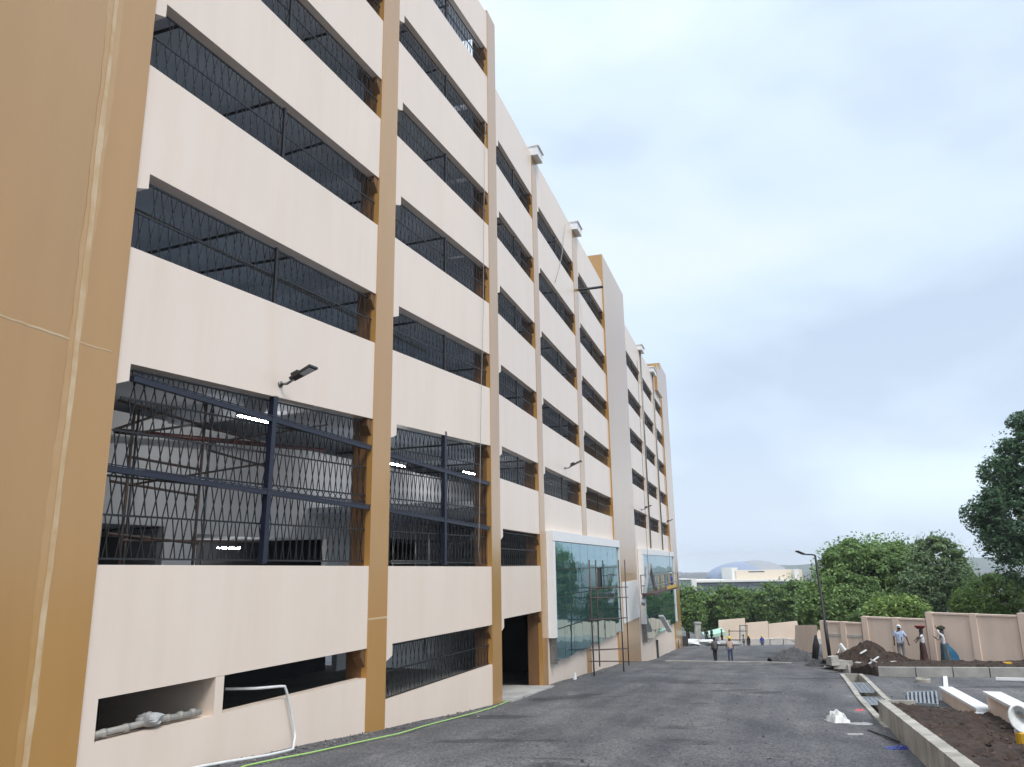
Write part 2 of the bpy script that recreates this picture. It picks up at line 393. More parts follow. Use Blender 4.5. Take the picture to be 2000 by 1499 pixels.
# ------------------------------------------------------------------ the parking building
BASE = WA.pt(-8, -3.9, 6)
bld = thing('parking_building', 'long multi-storey cream parking building with tan pillars and barred openings', 'building', BASE)
def lerp(a, b, t): return a + (b - a) * t
def za(pair, s): return lerp(pair[0], pair[1], (s + 16.2) / 16.2)
def zb(z, s): return z - (s - 1.0) * (0.006 + 0.0006 * z)
TH = 0.30
def spandrel(W, sl, sr, bot, top, nl=True, nr=True, name='wall_panel', m='cream', d0=0.0, parent=None):
    """bot, top: functions of s; notched like the haunches of the frame at its lower corners"""
    e = 0.02; P = []
    P += [(sl - e, top(sl)), (sr + e, top(sr))]
    P += [(sr + e, bot(sr))]
    if nr:
        k = MB(); z = bot(sr) - 0.003; k.prism([W.pt(a, c_, 0.035) for a, c_ in [(sr + 0.003, z), (sr + 0.003, z - 0.46), (sr - 0.20, z - 0.20), (sr - 0.20, z)]], W.n * 0.26); obj('haunch', k, 'tan_shaded', bld)
    if nl: P += [(sl + 0.34, bot(sl + 0.34)), (sl + 0.34, bot(sl) - 0.30), (sl + 0.10, bot(sl) - 0.40), (sl - e, bot(sl) - 0.42)]
    else: P += [(sl - e, bot(sl))]
    b = MB(); b.prism([W.pt(s, z, d0) for s, z in P], W.n * TH)
    return obj(name, b, m, parent or bld)
def pillar(W, s0, s1, z0, z1, out=0.02, inn=0.62, m='tan', name='pillar'):
    b = MB(); b.wbox(W, s0, s1, z0, z1, -out, 0.15); o = obj(name, b, m, bld)
    b = MB(); b.wbox(W, s0 + 0.004, s1 - 0.004, z0, z1, 0.152, inn); obj('inner_column', b, 'tan_shaded', o)
    return o
GJ = random.Random(99)
def grille(W, sl, sr, zl, zr, tl, tr, tiers, d=0.13, pitch=0.24, posts=(0.5,), w=0.014, notch=True):
    """one grille: crossing bars between rails; zl..tl at the left end, zr..tr at the right end"""
    def Z(s, k): t = (s - sl) / (sr - sl); return lerp(lerp(zl, zr, t), lerp(tl, tr, t), k)
    b = MB()
    n = max(4, int(round((sr - sl) / pitch)))
    for k0, k1 in zip(tiers[:-1], tiers[1:]):
        for i in range(n):
            s = sl + (i + 0.5) * (sr - sl) / n; h = pitch * 0.30
            if notch and k1 > 0.75 and (s < sl + 0.4 or s > sr - 0.25): continue
            s += GJ.uniform(-.02, .02); h *= GJ.uniform(.75, 1.2)
            b.bar(W.pt(s - h, Z(s - h, k0), d), W.pt(s + h, Z(s + h, k1), d), w, w, up=W.n)
            b.bar(W.pt(s + h, Z(s + h, k0), d + 0.015), W.pt(s - h, Z(s - h, k1), d + 0.015), w, w, up=W.n)
    g = obj('window_grille', b, 'black_iron', bld)
    for k in tiers:
        a0, a1 = (sl + 0.35, sr - 0.20) if (notch and k > 0.75) else (sl, sr)
        r = MB(); r.bar(W.pt(a0, Z(a0, k), d + 0.008), W.pt(a1, Z(a1, k), d + 0.008), 0.03, 0.035); obj('rail', r, 'black_iron', g)
    for q in posts:
        s = lerp(sl, sr, q); r = MB(); r.bar(W.pt(s, Z(s, 0), d - 0.03), W.pt(s, Z(s, 1), d - 0.03), 0.07, 0.06, up=W.n); obj('post', r, 'black_iron', g)
    return g

# --- facade A: two bays left of the bend
rowsA = [((0.13, 0.0), (3.62, 4.30)), ((5.78, 6.45), (7.36, 7.76)), ((9.57, 9.76), (11.12, 11.2)),
         ((13.25, 12.97), (14.55, 14.34)), ((16.72, 16.27), (17.95, 17.41)), ((20.0, 19.55), (21.2, 20.85))]
roofA = (23.0, 22.6)
baysA = [(-16.15, -7.87), (-6.95, 0.0)]
lowtop = (-2.0, -1.97)
for bi, (sl, sr) in enumerate(baysA):
    prev = lowtop
    for k, (sill, top) in enumerate(rowsA):
        spandrel(WA, sl, sr, (lambda s, p=prev: za(p, s)), (lambda s, p=sill: za(p, s)), nl=not (k == 0 and bi == 0), nr=True)
        prev = top
    spandrel(WA, sl, sr, (lambda s, p=prev: za(p, s)), (lambda s: za(roofA, s)))
    for k, (sill, top) in enumerate(rowsA):
        if k == 0:
            tiers = [0.03, 0.24, 0.43, 0.47, 0.66, 0.83, 0.98]
            grille(WA, sl, sr, za(sill, sl), za(sill, sr), za(top, sl), za(top, sr), tiers, d=0.17, w=0.017, posts=())
        else:
            grille(WA, sl, sr, za(sill, sl), za(sill, sr), za(top, sl) - 0.1, za(top, sr) - 0.1, [0.02, 0.52, 0.97], w=0.014, notch=True)
# lower walls of facade A
b = MB()
bot1 = lambda s: -2.68
P = [(-16.17, -6.0), (-7.85, -6.0), (-7.85, -2.70), (-12.92, -2.70), (-12.92, -2.0), (-13.15, -2.0), (-13.15, -2.70), (-15.78, -2.67), (-15.78, -2.0), (-16.17, -2.0)]
b.prism([WA.pt(s, z, 0) for s, z in P], WA.n * TH); obj('base_wall', b, 'cream', bld)
b = MB(); P = [(-6.97, -6.5), (0.02, -6.5), (0.02, -3.27), (-6.97, -3.38)]
b.prism([WA.pt(s, z, 0) for s, z in P], WA.n * TH); obj('base_wall', b, 'cream', bld)
grille(WA, -6.95, 0.0, -3.38, -3.27, -2.0, -1.99, [0.02, 0.5, 0.97], posts=(), d=0.13)
b = MB(); b.wbox(WA, -13.15, -12.92, -3.6, -1.8, 0.31, 3.0); obj('partition', b, 'cream', bld)
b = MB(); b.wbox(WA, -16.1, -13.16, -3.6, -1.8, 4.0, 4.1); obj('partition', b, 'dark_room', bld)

# pillars of facade A
pillar(WA, -7.87, -6.95, -5.2, 23.3)
b = MB(); q = [WA.pick(724, 1209), WA.pick(755, 1209)]
b.wbox(WA, -7.86, -6.96, q[0][1] - 0.03, q[0][1] + 0.02, -0.024, -0.01); obj('joint_sealant', b, 'sealant', bld)
# broad end pillar at the left of the view, folded along its sealed joint
SK = -17.02
kp = WA.pt(SK, 0, -0.10)
r_ = ray(0, 618); lp = r_ * (3.71 / r_[2])
dk = np.array([kp[0] - lp[0], kp[1] - lp[1]]); azk = math.degrees(math.atan2(dk[0], dk[1]))
WC = Wall((kp[0], kp[1]), azk)
c = [WA.pt(-16.15, 0, -0.10), kp, WC.pt(-6.0, 0), WC.pt(-6.0, 0, 3.0), WA.pt(-16.15, 0, 1.2)]
b = MB(); b.prism([p + np.array([0, 0, -5.0]) for p in c], (0, 0, 29.0)); p0 = obj('broad_pillar', b, 'tan', bld)
def ragged(W, pts, wf, d=-0.004, seed=1, horiz=False):
    rr = random.Random(seed); b = MB(); L, R = [], []; w0 = w1 = wf
    for (s, z) in pts:
        w0 = min(1.5 * wf, max(0.45 * wf, w0 + wf * rr.uniform(-.13, .13))); w1 = min(1.5 * wf, max(0.45 * wf, w1 + wf * rr.uniform(-.13, .13)))
        if horiz: L.append(W.pt(s, z - w0 / 2, d)); R.append(W.pt(s, z + w1 / 2, d))
        else: L.append(W.pt(s - w0 / 2, z, d)); R.append(W.pt(s + w1 / 2, z, d))
    n = len(L); b.add(L + R, [(i, i + 1, n + i + 1, n + i) for i in range(n - 1)]); return b
WK = Wall((kp[0], kp[1]), (azk + WA.az) / 2)
rr = random.Random(3); pts = []; off = 0.0
for i in range(150):
    z = -4.2 + i * 0.12; off = off * 0.9 + rr.uniform(-0.0035, 0.0035); pts.append((off, z))
obj('joint_sealant', ragged(WK, pts, 0.10, d=-0.016, seed=5), 'sealant', p0)
obj('sealant_smear', ragged(WK, pts, 0.24, d=-0.012, seed=15), 'sealant_smear', p0)
obj('joint_sealant', ragged(WC, [(-3.0 + i * 0.1, 3.72 + 0.004 * math.sin(i * 1.7)) for i in range(31)], 0.032, seed=8, horiz=True), 'sealant', p0)
obj('joint_sealant', ragged(WA, [(SK + i * 0.1, 3.72 + 0.004 * math.sin(i * 1.3)) for i in range(8)], 0.026, d=-0.104, seed=9, horiz=True), 'sealant', p0)

# --- facade B: six bays beyond the bend
rowsB = [(3.22, 4.47), (6.45, 7.70), (9.72, 10.98), (12.95, 14.22), (16.2, 17.45)]
roofB = 19.72
baysB = [(1.0, 6.45), (7.3, 15.1), (16.25, 24.3), (33.2, 41.4), (42.3, 49.9), (51.0, 57.2)]
for bi, (sl, sr) in enumerate(baysB):
    low = 1.35 if bi == 0 else -5.0 if bi < 3 else -7.0
    rows = rowsB
    if bi == 0:
        spandrel(WB, sl, sr, (lambda s: zb(-1.85, s)), (lambda s: 0.0))
        spandrel(WB, sl, sr, (lambda s: zb(1.37, s)), (lambda s: zb(3.22, s)))
        grille(WB, sl, sr, 0.0, 0.0, zb(1.3, sl), zb(1.3, sr), [0.02, 0.5, 0.97], pitch=0.26, posts=())
    else:
        spandrel(WB, sl, sr, (lambda s: -8.0 if s < 30 else -10.5), (lambda s: zb(3.22, s)), nl=False, nr=False)
    for k, (sill, top) in enumerate(rows):
        nxt = rows[k + 1][0] if k + 1 < len(rows) else roofB
        spandrel(WB, sl, sr, (lambda s, z=top: zb(z, s)), (lambda s, z=nxt: zb(z, s)), nl=bi < 3, nr=bi < 3)
        grille(WB, sl, sr, zb(sill, sl), zb(sill, sr), zb(top, sl) - 0.08, zb(top, sr) - 0.08, [0.02, 0.52, 0.97], pitch=0.30 if bi < 3 else 0.5, posts=(0.5,), w=0.014)
pillar(WB, 0.0, 1.0, -6.5, 22.75)
pillar(WB, 6.45, 7.3, -7.0, zb(roofB, 7) - 0.1)
pillar(WB, 15.1, 16.25, -7.5, zb(roofB, 15) - 0.1)
b = MB(); b.wbox(WB, 24.3, 33.2, -9, 21.4, -0.10, 2.2); obj('broad_pillar', b, 'tan', bld)
for s0, s1 in ((41.4, 42.3), (49.9, 51.0)):
    pillar(WB, s0, s1, -10.5, zb(roofB, s0) - 0.05, out=0.03, m='cream')
    b = MB(); b.tube([WB.pt((s0 + s1) / 2, zb(roofB, s0), -0.1), WB.pt((s0 + s1) / 2, 1.3, -0.1)], 0.06, 8); obj('downpipe', b, 'steel', bld, smooth=True)
b = MB(); b.wbox(WB, 57.2, 63.4, -11, 21.6, -0.12, 3.0); obj('broad_pillar', b, 'tan', bld)
# thin wall joints above the first glass front
for px in (1100, 1190):
    pass
# --- floors, ceilings, rear walls
DEEP = 13.0
def slabA(z, t=0.22, m='ceiling_grey'):
    b = MB(); q = [(-24, 0.32), (-0.15, 0.32), (-1.3, DEEP), (-24, DEEP)]
    lo = [WA.pt(s, z(s), d) for s, d in q]; hi = [WA.pt(s, z(s) + t, d) for s, d in q]
    b.hexa(lo, hi); return obj('floor_slab', b, m, bld)
def slabB(z, t=0.22, s0=0.1, s1=57.1):
    b = MB(); q = [(s0, 0.32), (s1, 0.32), (s1, DEEP), (s0, DEEP)]
    b.hexa([WB.pt(s, z(s), d) for s, d in q], [WB.pt(s, z(s) + t, d) for s, d in q]); return obj('floor_slab', b, 'ceiling_grey', bld)
for k in range(1, 6):
    slabA(lambda s, k=k: za(rowsA[k][0], s) - 1.15)
slabA(lambda s: za(roofA, s) - 1.2)
slabA(lambda s: -1.15, m='floor_grey')
slabB(lambda s: zb(roofB, s) - 1.4)
for k in range(5): slabB(lambda s, k=k: zb(rowsB[k][0], s) - 1.12)
slabB(lambda s: -1.16, s0=0.1)
def rear(W, s0, s1, z0, z1, d, m='plaster_grey'):
    b = MB(); b.wbox(W, s0, s1, z0, z1, d, d + 0.2); return obj('rear_wall', b, m, bld)
for k in range(1, 6): rear(WA, -24, -0.8, za(rowsA[k][0], -12) - 1.0, za(rowsA[k][0], -12) + 0.1, DEEP, 'ceiling_grey')
for k in range(5): rear(WB, -0.4, 57, zb(rowsB[k][0], 28) - 1.0, zb(rowsB[k][0], 28) + 0.1, DEEP, 'ceiling_grey')
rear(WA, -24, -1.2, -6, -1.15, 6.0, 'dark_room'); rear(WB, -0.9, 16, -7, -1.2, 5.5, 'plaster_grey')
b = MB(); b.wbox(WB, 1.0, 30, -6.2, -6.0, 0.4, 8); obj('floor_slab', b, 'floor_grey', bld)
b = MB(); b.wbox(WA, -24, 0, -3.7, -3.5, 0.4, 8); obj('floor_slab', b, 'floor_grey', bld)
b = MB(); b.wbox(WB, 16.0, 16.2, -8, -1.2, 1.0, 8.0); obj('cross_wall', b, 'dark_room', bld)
b = MB(); b.wbox(WB, 56.9, 57.1, -8, 19, 0.4, 13.0); obj('cross_wall', b, 'plaster_grey', bld)
b = MB(); b.wbox(WB, 16.0, 16.2, -1.0, 5.0, 1.0, 13.0); obj('cross_wall', b, 'plaster_grey', bld)
b = MB(); b.wbox(WA, -24.2, -24.0, -8, 23, 0.4, 13.0); obj('cross_wall', b, 'plaster_grey', bld)
# beams behind each pillar at every ceiling, and inner columns
for s in (-16.3, -7.6):
    for k in range(1, 6):
        b = MB(); z = za(rowsA[k][0], s) - 1.15; b.wbox(WA, s - 0.2, s + 0.25, z - 0.5, z - 0.002, 0.96, 12.9); obj('ceiling_beam', b, 'ceiling_grey', bld)
for s in (6.7, 15.5, 24.0, 33.5, 41.7, 50.3):
    for k in range(1, 5):
        b = MB(); z = zb(rowsB[k][0], s) - 1.12; b.wbox(WB, s - 0.2, s + 0.25, z - 0.45, z - 0.002, 0.96, 12.9); obj('ceiling_beam', b, 'ceiling_grey', bld)
rp_ = random.Random(31)
for k in range(1, 6):
    for s in (-14.6, -11.4, -9.2, -5.4, -2.6):
        s += rp_.uniform(-.4, .4); z = za(rowsA[k][0] if k < 6 else roofA, s) + (za(rowsA[k + 1][0], s) - za(rowsA[k][0], s) if k < 5 else 3.0) - 1.15 - 0.16
        b = MB(); b.tube([WA.pt(s, z, 0.5), WA.pt(s + rp_.uniform(-.5, .5), z, 9)], 0.04, 6); obj('ceiling_pipe', b, 'black_iron', bld)
    b = MB(); z = za(rowsA[k][0], -8) + 1.75; b.tube([WA.pt(-16, z, 2.4), WA.pt(-0.6, z + 0.15, 2.4)], 0.05, 6); obj('ceiling_pipe', b, 'steel', bld)
for k in range(5):
    for s in (3.5, 9.5, 13.0, 18.5, 22.0, 36, 45, 53):
        s += rp_.uniform(-.6, .6); z = zb(rowsB[k][0], s) + 3.25 - 1.12 - 0.2
        b = MB(); b.tube([WB.pt(s, z, 0.5), WB.pt(s + rp_.uniform(-.5, .5), z, 9)], 0.045, 6); obj('ceiling_pipe', b, 'black_iron', bld)
# concrete threshold in the doorway of the third bay
def thr(s, d, h): p = WB.pt(s, 0, d); return np.array([p[0], p[1], gz(p[1]) + h])
b = MB(); b.hexa([thr(1.0, -0.35, -0.3), thr(6.45, -0.5, -0.3), thr(6.45, 7.8, -0.3), thr(1.0, 7.8, -0.3)], [thr(1.0, -0.35, 0.05), thr(6.45, -0.5, 0.05), thr(6.45, 7.8, 0.05), thr(1.0, 7.8, 0.05)]); obj('threshold', b, 'concrete_floor', bld)
b = MB(); b.wbox(WB, 6.6, 7.2, -3.7, -2.5, 5.2, 5.4); obj('switch_box', b, 'white_paint', bld)
# double-height hall behind the first two bays: light wall over low dark doorways
DH = 7.5
def hallwall():
    b = MB()
    s0, z0 = WA.pick(200, 1022, DH); s1, _ = WA.pick(322, 1022, DH); s2, z2 = WA.pick(385, 1043, DH); s3, _ = WA.pick(640, 1043, DH)
    s4, z4 = WA.pick(700, 1048, DH); s5, _ = WA.pick(925, 1048, DH)
    cols = [(-24, s0, None), (s0, s1, z0), (s1, s2, None), (s2, s3, z2), (s3, s4, None), (s4, s5 - 0.6, z4), (s5 - 0.6, 14.0, None)]
    for a, c_, z in cols:
        b.wbox(WA, a, c_, -1.14 if z is None else z, 4.55, DH, DH + 0.25)
    obj('hall_wall', b, 'plaster_grey', bld)
    for a, c_, z in cols:
        if z is not None:
            k = MB(); k.wbox(WA, a - 0.3, c_ + 0.3, z + 0.02, z + 0.2, DH + 0.26, 11.5); obj('lobby_ceiling', k, 'ceiling_grey', bld)
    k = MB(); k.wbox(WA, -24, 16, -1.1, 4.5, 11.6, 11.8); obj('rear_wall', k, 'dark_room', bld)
hallwall()
for px0, px1, y0, y1 in ((1590, 1660, 0, 0),): pass

# navy steel frame standing in the two double-height openings
def steelframe(lines, post):
    for (a, c_) in lines:
        p, q = WA.pick(*a), WA.pick(*c_)
        b = MB(); b.bar(WA.pt(p[0], p[1], 0.06), WA.pt(q[0], q[1], 0.06), 0.105, 0.105)
        b.bar(WA.pt(p[0], p[1] + 0.07, 0.0), WA.pt(q[0], q[1] + 0.07, 0.0), 0.02, 0.02)
        obj('steel_beam', b, 'navy', bld)
    p, q = WA.pick(*post[0]), WA.pick(*post[1])
    b = MB(); b.bar(WA.pt(q[0], q[1], 0.065), WA.pt(p[0], p[1] - 0.02, 0.065), 0.14, 0.13, up=WA.n); obj('steel_post', b, 'navy', bld)
steelframe([((263, 739), (726, 876)), ((208, 914), (724, 992))], ((540, 772), (517, 1101)))
steelframe([((762, 889), (957, 946)), ((760, 997), (958, 1033))], ((871, 842), (871, 1104)))

# --- the two glass fronts
def curtain(s0, s1, ztop, zbot, ncol, zs, dd, fr, zl_end, seed, opened=None):
    cw = MB(); cw.wbox(WB, s0, s1, zbot + 0.05, ztop - 0.03, -dd + 0.06, -0.02)
    root = obj('curtain_wall', cw, 'black_iron', bld)
    f = MB(); f.wbox(WB, s0 - fr, s1 + 0.1, ztop - 0.02, ztop + 0.42, -dd - 0.14, -0.02); obj('frame_head', f, 'white_paint', root)
    f = MB(); f.wbox(WB, s0 - fr, s0, zl_end, ztop - 0.022, -dd - 0.12, -0.02); obj('frame_jamb', f, 'white_paint', root)
    f = MB(); f.wbox(WB, s0 - fr * 0.4, s0 - 0.02, zbot, zl_end - 0.01, -dd - 0.1, -0.02); obj('frame_jamb', f, 'steel', root)
    f = MB(); f.wbox(WB, s1 + 0.002, s1 + 0.12, zbot, ztop - 0.022, -dd - 0.1, -0.02); obj('frame_jamb', f, 'white_paint', root)
    rr = random.Random(seed); w = (s1 - s0) / ncol; zz = [ztop - 0.02] + zs + [zbot]
    for i in range(ncol):
        for j in range(len(zz) - 1):
            a, c_ = s0 + i * w + 0.02, s0 + (i + 1) * w - 0.02; hi, lo = zz[j] - 0.02, zz[j + 1] + 0.02
            if j == len(zz) - 2: lo += rr.choice([0, 0.05, -0.05])
            t1, t2 = rr.uniform(-0.006, 0.006), rr.uniform(-0.005, 0.005)
            if opened == (i, j): t1 = 0.14
            fr_ = [WB.pt(a, lo, -dd - t2), WB.pt(c_, lo, -dd + t1 - t2), WB.pt(c_, hi, -dd + t1 + t2 - (0.35 if opened == (i, j) else 0) * 0), WB.pt(a, hi, -dd + t2)]
            g = MB(); g.prism(fr_, WB.n * 0.03); obj('glass_pane', g, 'mirror_glass', root)
    for z in zs[:1] + zs[-1:]:
        f = MB(); f.wbox(WB, s0, s1, z - 0.018, z + 0.018, -dd - 0.02, -dd + 0.04); obj('transom', f, 'black_iron', root)
    return root
curtain(7.85, 24.6, 1.10, -4.15, 9, [-0.15, -1.35, -2.75], 0.20, 0.42, -3.05, 4, opened=(5, 1))
curtain(35.2, 57.3, 0.75, -5.75, 8, [-0.75, -2.4, -4.1], 0.25, 0.7, -4.4, 6)
# white board on the broad pillar between the glass fronts
b = MB(); p, q = WB.pick(1216, 1137), WB.pick(1243, 1206); b.wbox(WB, 26.3, 33.0, q[1], p[1], -0.19, -0.11); obj('blank_board', b, 'white_paint', bld)
# black downpipes on the base below the second glass front
for px in (1281, 1322):
    s, z = WB.pick(px, 1250); b = MB(); b.tube([WB.pt(s, z, -0.1), WB.pt(s, -9.5, -0.1)], 0.09, 8); obj('downpipe', b, 'black_plastic', bld, smooth=True)
# white capped boxes on the roof edge
for s, wd in ((6.9, 0.95), (15.7, 1.2), (42.0, 1.6), (50.4, 2.4)):
    z = zb(roofB, s) + 0.02
    b = MB(); b.wbox(WB, s - wd * 0.5, s + wd * 0.5, z - 0.15, z + 0.3, -0.35, 0.5); c_ = obj('roof_box', b, 'white_paint', bld)
    b = MB(); b.wbox(WB, s - wd * 0.55, s + wd * 0.55, z + 0.302, z + 0.38, -0.42, 0.6); obj('cap', b, 'white_paint', c_)
s = 54.0; b = MB(); b.wbox(WB, s - 1.6, s + 2.6, 17.5, 20.3, -0.3, 0.3); obj('roof_box', b, 'tan', bld)
# steel tube sticking out of the top opening
p = WB.pick(1128, 569); b = MB(); b.tube([WB.pt(p[0], p[1] + 0.05, 1.5), WB.pt(p[0] + 0.2, p[1] + 0.15, -1.5)], 0.08, 8); solo('scaffold_tube', b, 'black_iron', 'dark steel tube jutting out of a top floor opening', 'tube', smooth=True)

# ------------------------------------------------------------------ lamps, pipes, scaffolds and loose things on the building
def wall_lamp(W, px, py, label, sc=1.0):
    s, z = W.pick(px, py)
    root = thing('wall_lamp', label, 'lamp', W.pt(s, z, 0), 'wall lamps on the facade')
    o = -W.n
    P = lambda a, u, zz: W.pt(s + u, z + zz, -a)
    b = MB(); b.tube([P(0.0, 0, 0), P(0.03, 0, 0)], 0.075 * sc, 10); b.tube([P(0.03, 0, 0), P(0.18 * sc, 0.02, 0.0), P(0.34 * sc, 0.04, 0.09 * sc)], 0.032 * sc, 8); obj('bracket', b, 'steel', root, smooth=True)
    d = (P(1.0, 0.05, 0.42) - P(0, 0, 0)); d /= np.linalg.norm(d); t = W.t; up = np.cross(t, d); up = up if up[2] > 0 else -up
    c0 = P(0.30 * sc, 0.04, 0.07 * sc)
    def slab(a0, a1, w0, w1, h0, h1):
        lo = [c0 + d * a0 - t * w0 + up * h0, c0 + d * a1 - t * w1 + up * h0, c0 + d * a1 + t * w1 + up * h0, c0 + d * a0 + t * w0 + up * h0]
        k = MB(); k.hexa(lo, [p + up * (h1 - h0) for p in lo]); return k
    obj('head', slab(0.0, 0.62 * sc, 0.10 * sc, 0.15 * sc, 0.0, 0.055 * sc), 'black_plastic', root)
    obj('driver_box', slab(0.05 * sc, 0.24 * sc, 0.07 * sc, 0.07 * sc, 0.056 * sc, 0.14 * sc), 'black_plastic', root)
    obj('lens', slab(0.28 * sc, 0.56 * sc, 0.09 * sc, 0.115 * sc, -0.012 * sc, -0.001), 'lens', root)
wall_lamp(WA, 547, 751, 'large black flood lamp on the first bay above the double-height opening')
wall_lamp(WB, 1103, 915, 'small dark wall lamp above the first glass front')
wall_lamp(WB, 1252, 996, 'tiny wall lamp above the second glass front, on its nearest bay')
wall_lamp(WB, 1297, 1022, 'tiny wall lamp on the last bay beside the far end pillar')

def on_ceiling(px, py, z):
    r = ray(px, py); return r * (z / r[2])
def tube_light(p, q, label):
    root = thing('tube_light', label, 'light', (np.array(p) + np.array(q)) / 2, 'lit tube lights inside the building')
    b = MB(); b.bar(np.array(p) + (0, 0, 0.05), np.array(q) + (0, 0, 0.05), 0.10, 0.05); obj('housing', b, 'white_paint', root)
    b = MB(); b.tube([p, q], 0.022, 8); obj('tube', b, 'tube_lit', root, smooth=True)
def tube_px(a, c_, d, label):
    p, q = WA.pick(*a, d), WA.pick(*c_, d); z = (p[1] + q[1]) / 2
    tube_light(WA.pt(p[0], z, d), WA.pt(max(q[0], p[0] + 1.1), z, d), label)
tube_px((465, 813), (527, 826), 4.0, 'lit tube light under the hall ceiling behind the navy post')
tube_px((388, 1041), (420, 1041), 9.0, 'upper lit tube light in the dark doorway of the first bay')
tube_px((425, 1071), (468, 1071), 10.0, 'lower lit tube light in the dark doorway of the first bay')
tube_px((822, 1049), (866, 1051), 8.5, 'lit tube light in the dark doorway of the second bay')
tube_px((905, 923), (928, 926), 5.0, 'lit tube light near the tan pillar in the second bay')
tube_px((762, 906), (772, 908), 4.5, 'lit tube light beside the left pillar of the second bay')

# red sprinkler pipe under the hall ceiling
p, q = WA.pick(225, 842, 6.6), WA.pick(634, 880, 6.6)
b = MB(); b.tube([WA.pt(*p, 6.6), WA.pt(*q, 6.6)], 0.08, 8); solo('sprinkler_pipe', b, 'red_pipe', 'dark red sprinkler pipe across the hall of the first bay', 'pipe', smooth=True)

# pipe scaffold standing inside the first bay
sc_root = thing('pipe_scaffold', 'dark pipe scaffold standing inside the first bay behind the grille', 'scaffold', WA.pt(-13.5, -0.93, 1.6))
def pole(root, W, a, c_, da, dc, r=0.028, m='rusty_pipe', name='pole'):
    p, q = W.pick(*a, da), W.pick(*c_, dc); b = MB(); b.tube([W.pt(p[0], p[1], da), W.pt(q[0], q[1], dc)], r, 6); return obj(name, b, m, root, smooth=True)
for a, c_, d in (((266, 790), (232, 1100), 1.0), ((408, 785), (375, 1100), 1.0), ((275, 800), (240, 1100), 2.6), ((416, 800), (392, 1100), 2.6), ((528, 860), (512, 1100), 1.6)):
    s, z = WA.pick(*c_, d); s2, z2 = WA.pick(*a, d); b = MB(); b.tube([WA.pt(s, -0.93, d), WA.pt((s + s2) / 2, z2, d)], 0.03, 6); obj('upright', b, 'rusty_pipe' if d < 2 else 'steel', sc_root, smooth=True)
for a, c_, d1, d2 in (((232, 782), (520, 868), 1.0, 1.3), ((222, 840), (345, 798), 1.0, 2.6), ((215, 940), (385, 968), 1.0, 1.0), ((250, 948), (520, 905), 2.6, 1.6), ((250, 892), (392, 918), 1.0, 1.0),
                      ((268, 846), (405, 826), 1.0, 2.6), ((408, 880), (522, 912), 1.0, 1.6), ((240, 1056), (512, 1058), 1.0, 1.6), ((205, 1042), (385, 1062), 1.0, 1.0), ((408, 866), (640, 830), 1.0, 3.5)):
    pole(sc_root, WA, a, c_, d1, d2, name='ledger')
# bamboo-thin posts and low rail in the second bay
rail = thing('edge_railing', 'thin pale edge railing low in the second double-height opening', 'railing', WA.pt(-4, -0.93, 0.8))
for x0, x1 in ((768, 770), (812, 812), (838, 836)):
    s, z = WA.pick(x0, 1050, 0.8); b = MB(); b.tube([WA.pt(s, -0.93, 0.8), WA.pt(s, z, 0.8)], 0.02, 6); obj('post', b, 'steel', rail, smooth=True)
for y in (1096, 1101):
    pole(rail, WA, (764, y), (842, y), 0.8, 0.8, 0.02, 'steel', 'bar')

# scaffold in front of the first glass front
zs0 = gz(52)
so = thing('pipe_scaffold', 'rusty pipe scaffold standing in front of the first glass front', 'scaffold', WB.pt(23, -6.1, -1.2))
ux = [(1149, 1094, 1160, 1306, -2.0), (1207, 1094, 1218, 1300, -2.0), (1163, 1094, 1171, 1290, -0.9), (1221, 1094, 1228, 1292, -0.9)]
for x0, y0, x1, y1, d in ux:
    s, z = WB.pick(x1, y1, d); s2, z2 = WB.pick(x0, y0, d); b = MB(); b.tube([WB.pt(s, z - 0.3, d), WB.pt((s + s2) / 2, z2, d)], 0.035, 6); obj('upright', b, 'rusty_pipe', so, smooth=True)
for y0, y1 in ((1149, 1147), (1168, 1167), (1211, 1207), (1270, 1267), (1292, 1292)):
    for d, xa, xb in ((-2.0, 1152, 1222), (-0.9, 1164, 1226)):
        pole(so, WB, (xa, y0), (xb, y1), d, d, 0.03, 'rusty_pipe', 'ledger')
# suspended platform with a worker at the second glass front
pf = thing('suspended_platform', 'yellow railed work platform hanging at the second glass front', 'platform', WB.pt(47, -2.8, -1.5))
s0, z0 = WB.pick(1262, 1163, -1.5); s1 = WB.pick(1312, 1163, -1.5)[0]
b = MB(); b.wbox(WB, s0, s1, z0, z0 + 0.12, -2.1, -1.2); obj('deck', b, 'rusty_pipe', pf)
for d in (-2.1, -1.2):
    for k in range(6):
        s = lerp(s0, s1, k / 5); b = MB(); b.tube([WB.pt(s, z0 + 0.1, d), WB.pt(s, z0 + 1.3, d)], 0.04, 6); obj('post', b, 'yellow_paint' if k in (3, 4) else 'steel', pf)
    for h in (0.6, 1.3):
        b = MB(); b.tube([WB.pt(s0, z0 + h, d), WB.pt(s1, z0 + h, d)], 0.04, 6); obj('rail', b, 'steel', pf)
b = MB(); b.wbox(WB, lerp(s0, s1, 0.45), lerp(s0, s1, 0.85), z0 + 0.15, z0 + 0.38, -2.16, -2.12); obj('toe_board', b, 'yellow_paint', pf)
for s in (s0 + 1, s1 - 1):
    b = MB(); b.tube([WB.pt(s, z0 + 1.3, -1.6), WB.pt(s, 14.5, -1.6)], 0.012, 4); obj('cable', b, 'black_iron', pf)
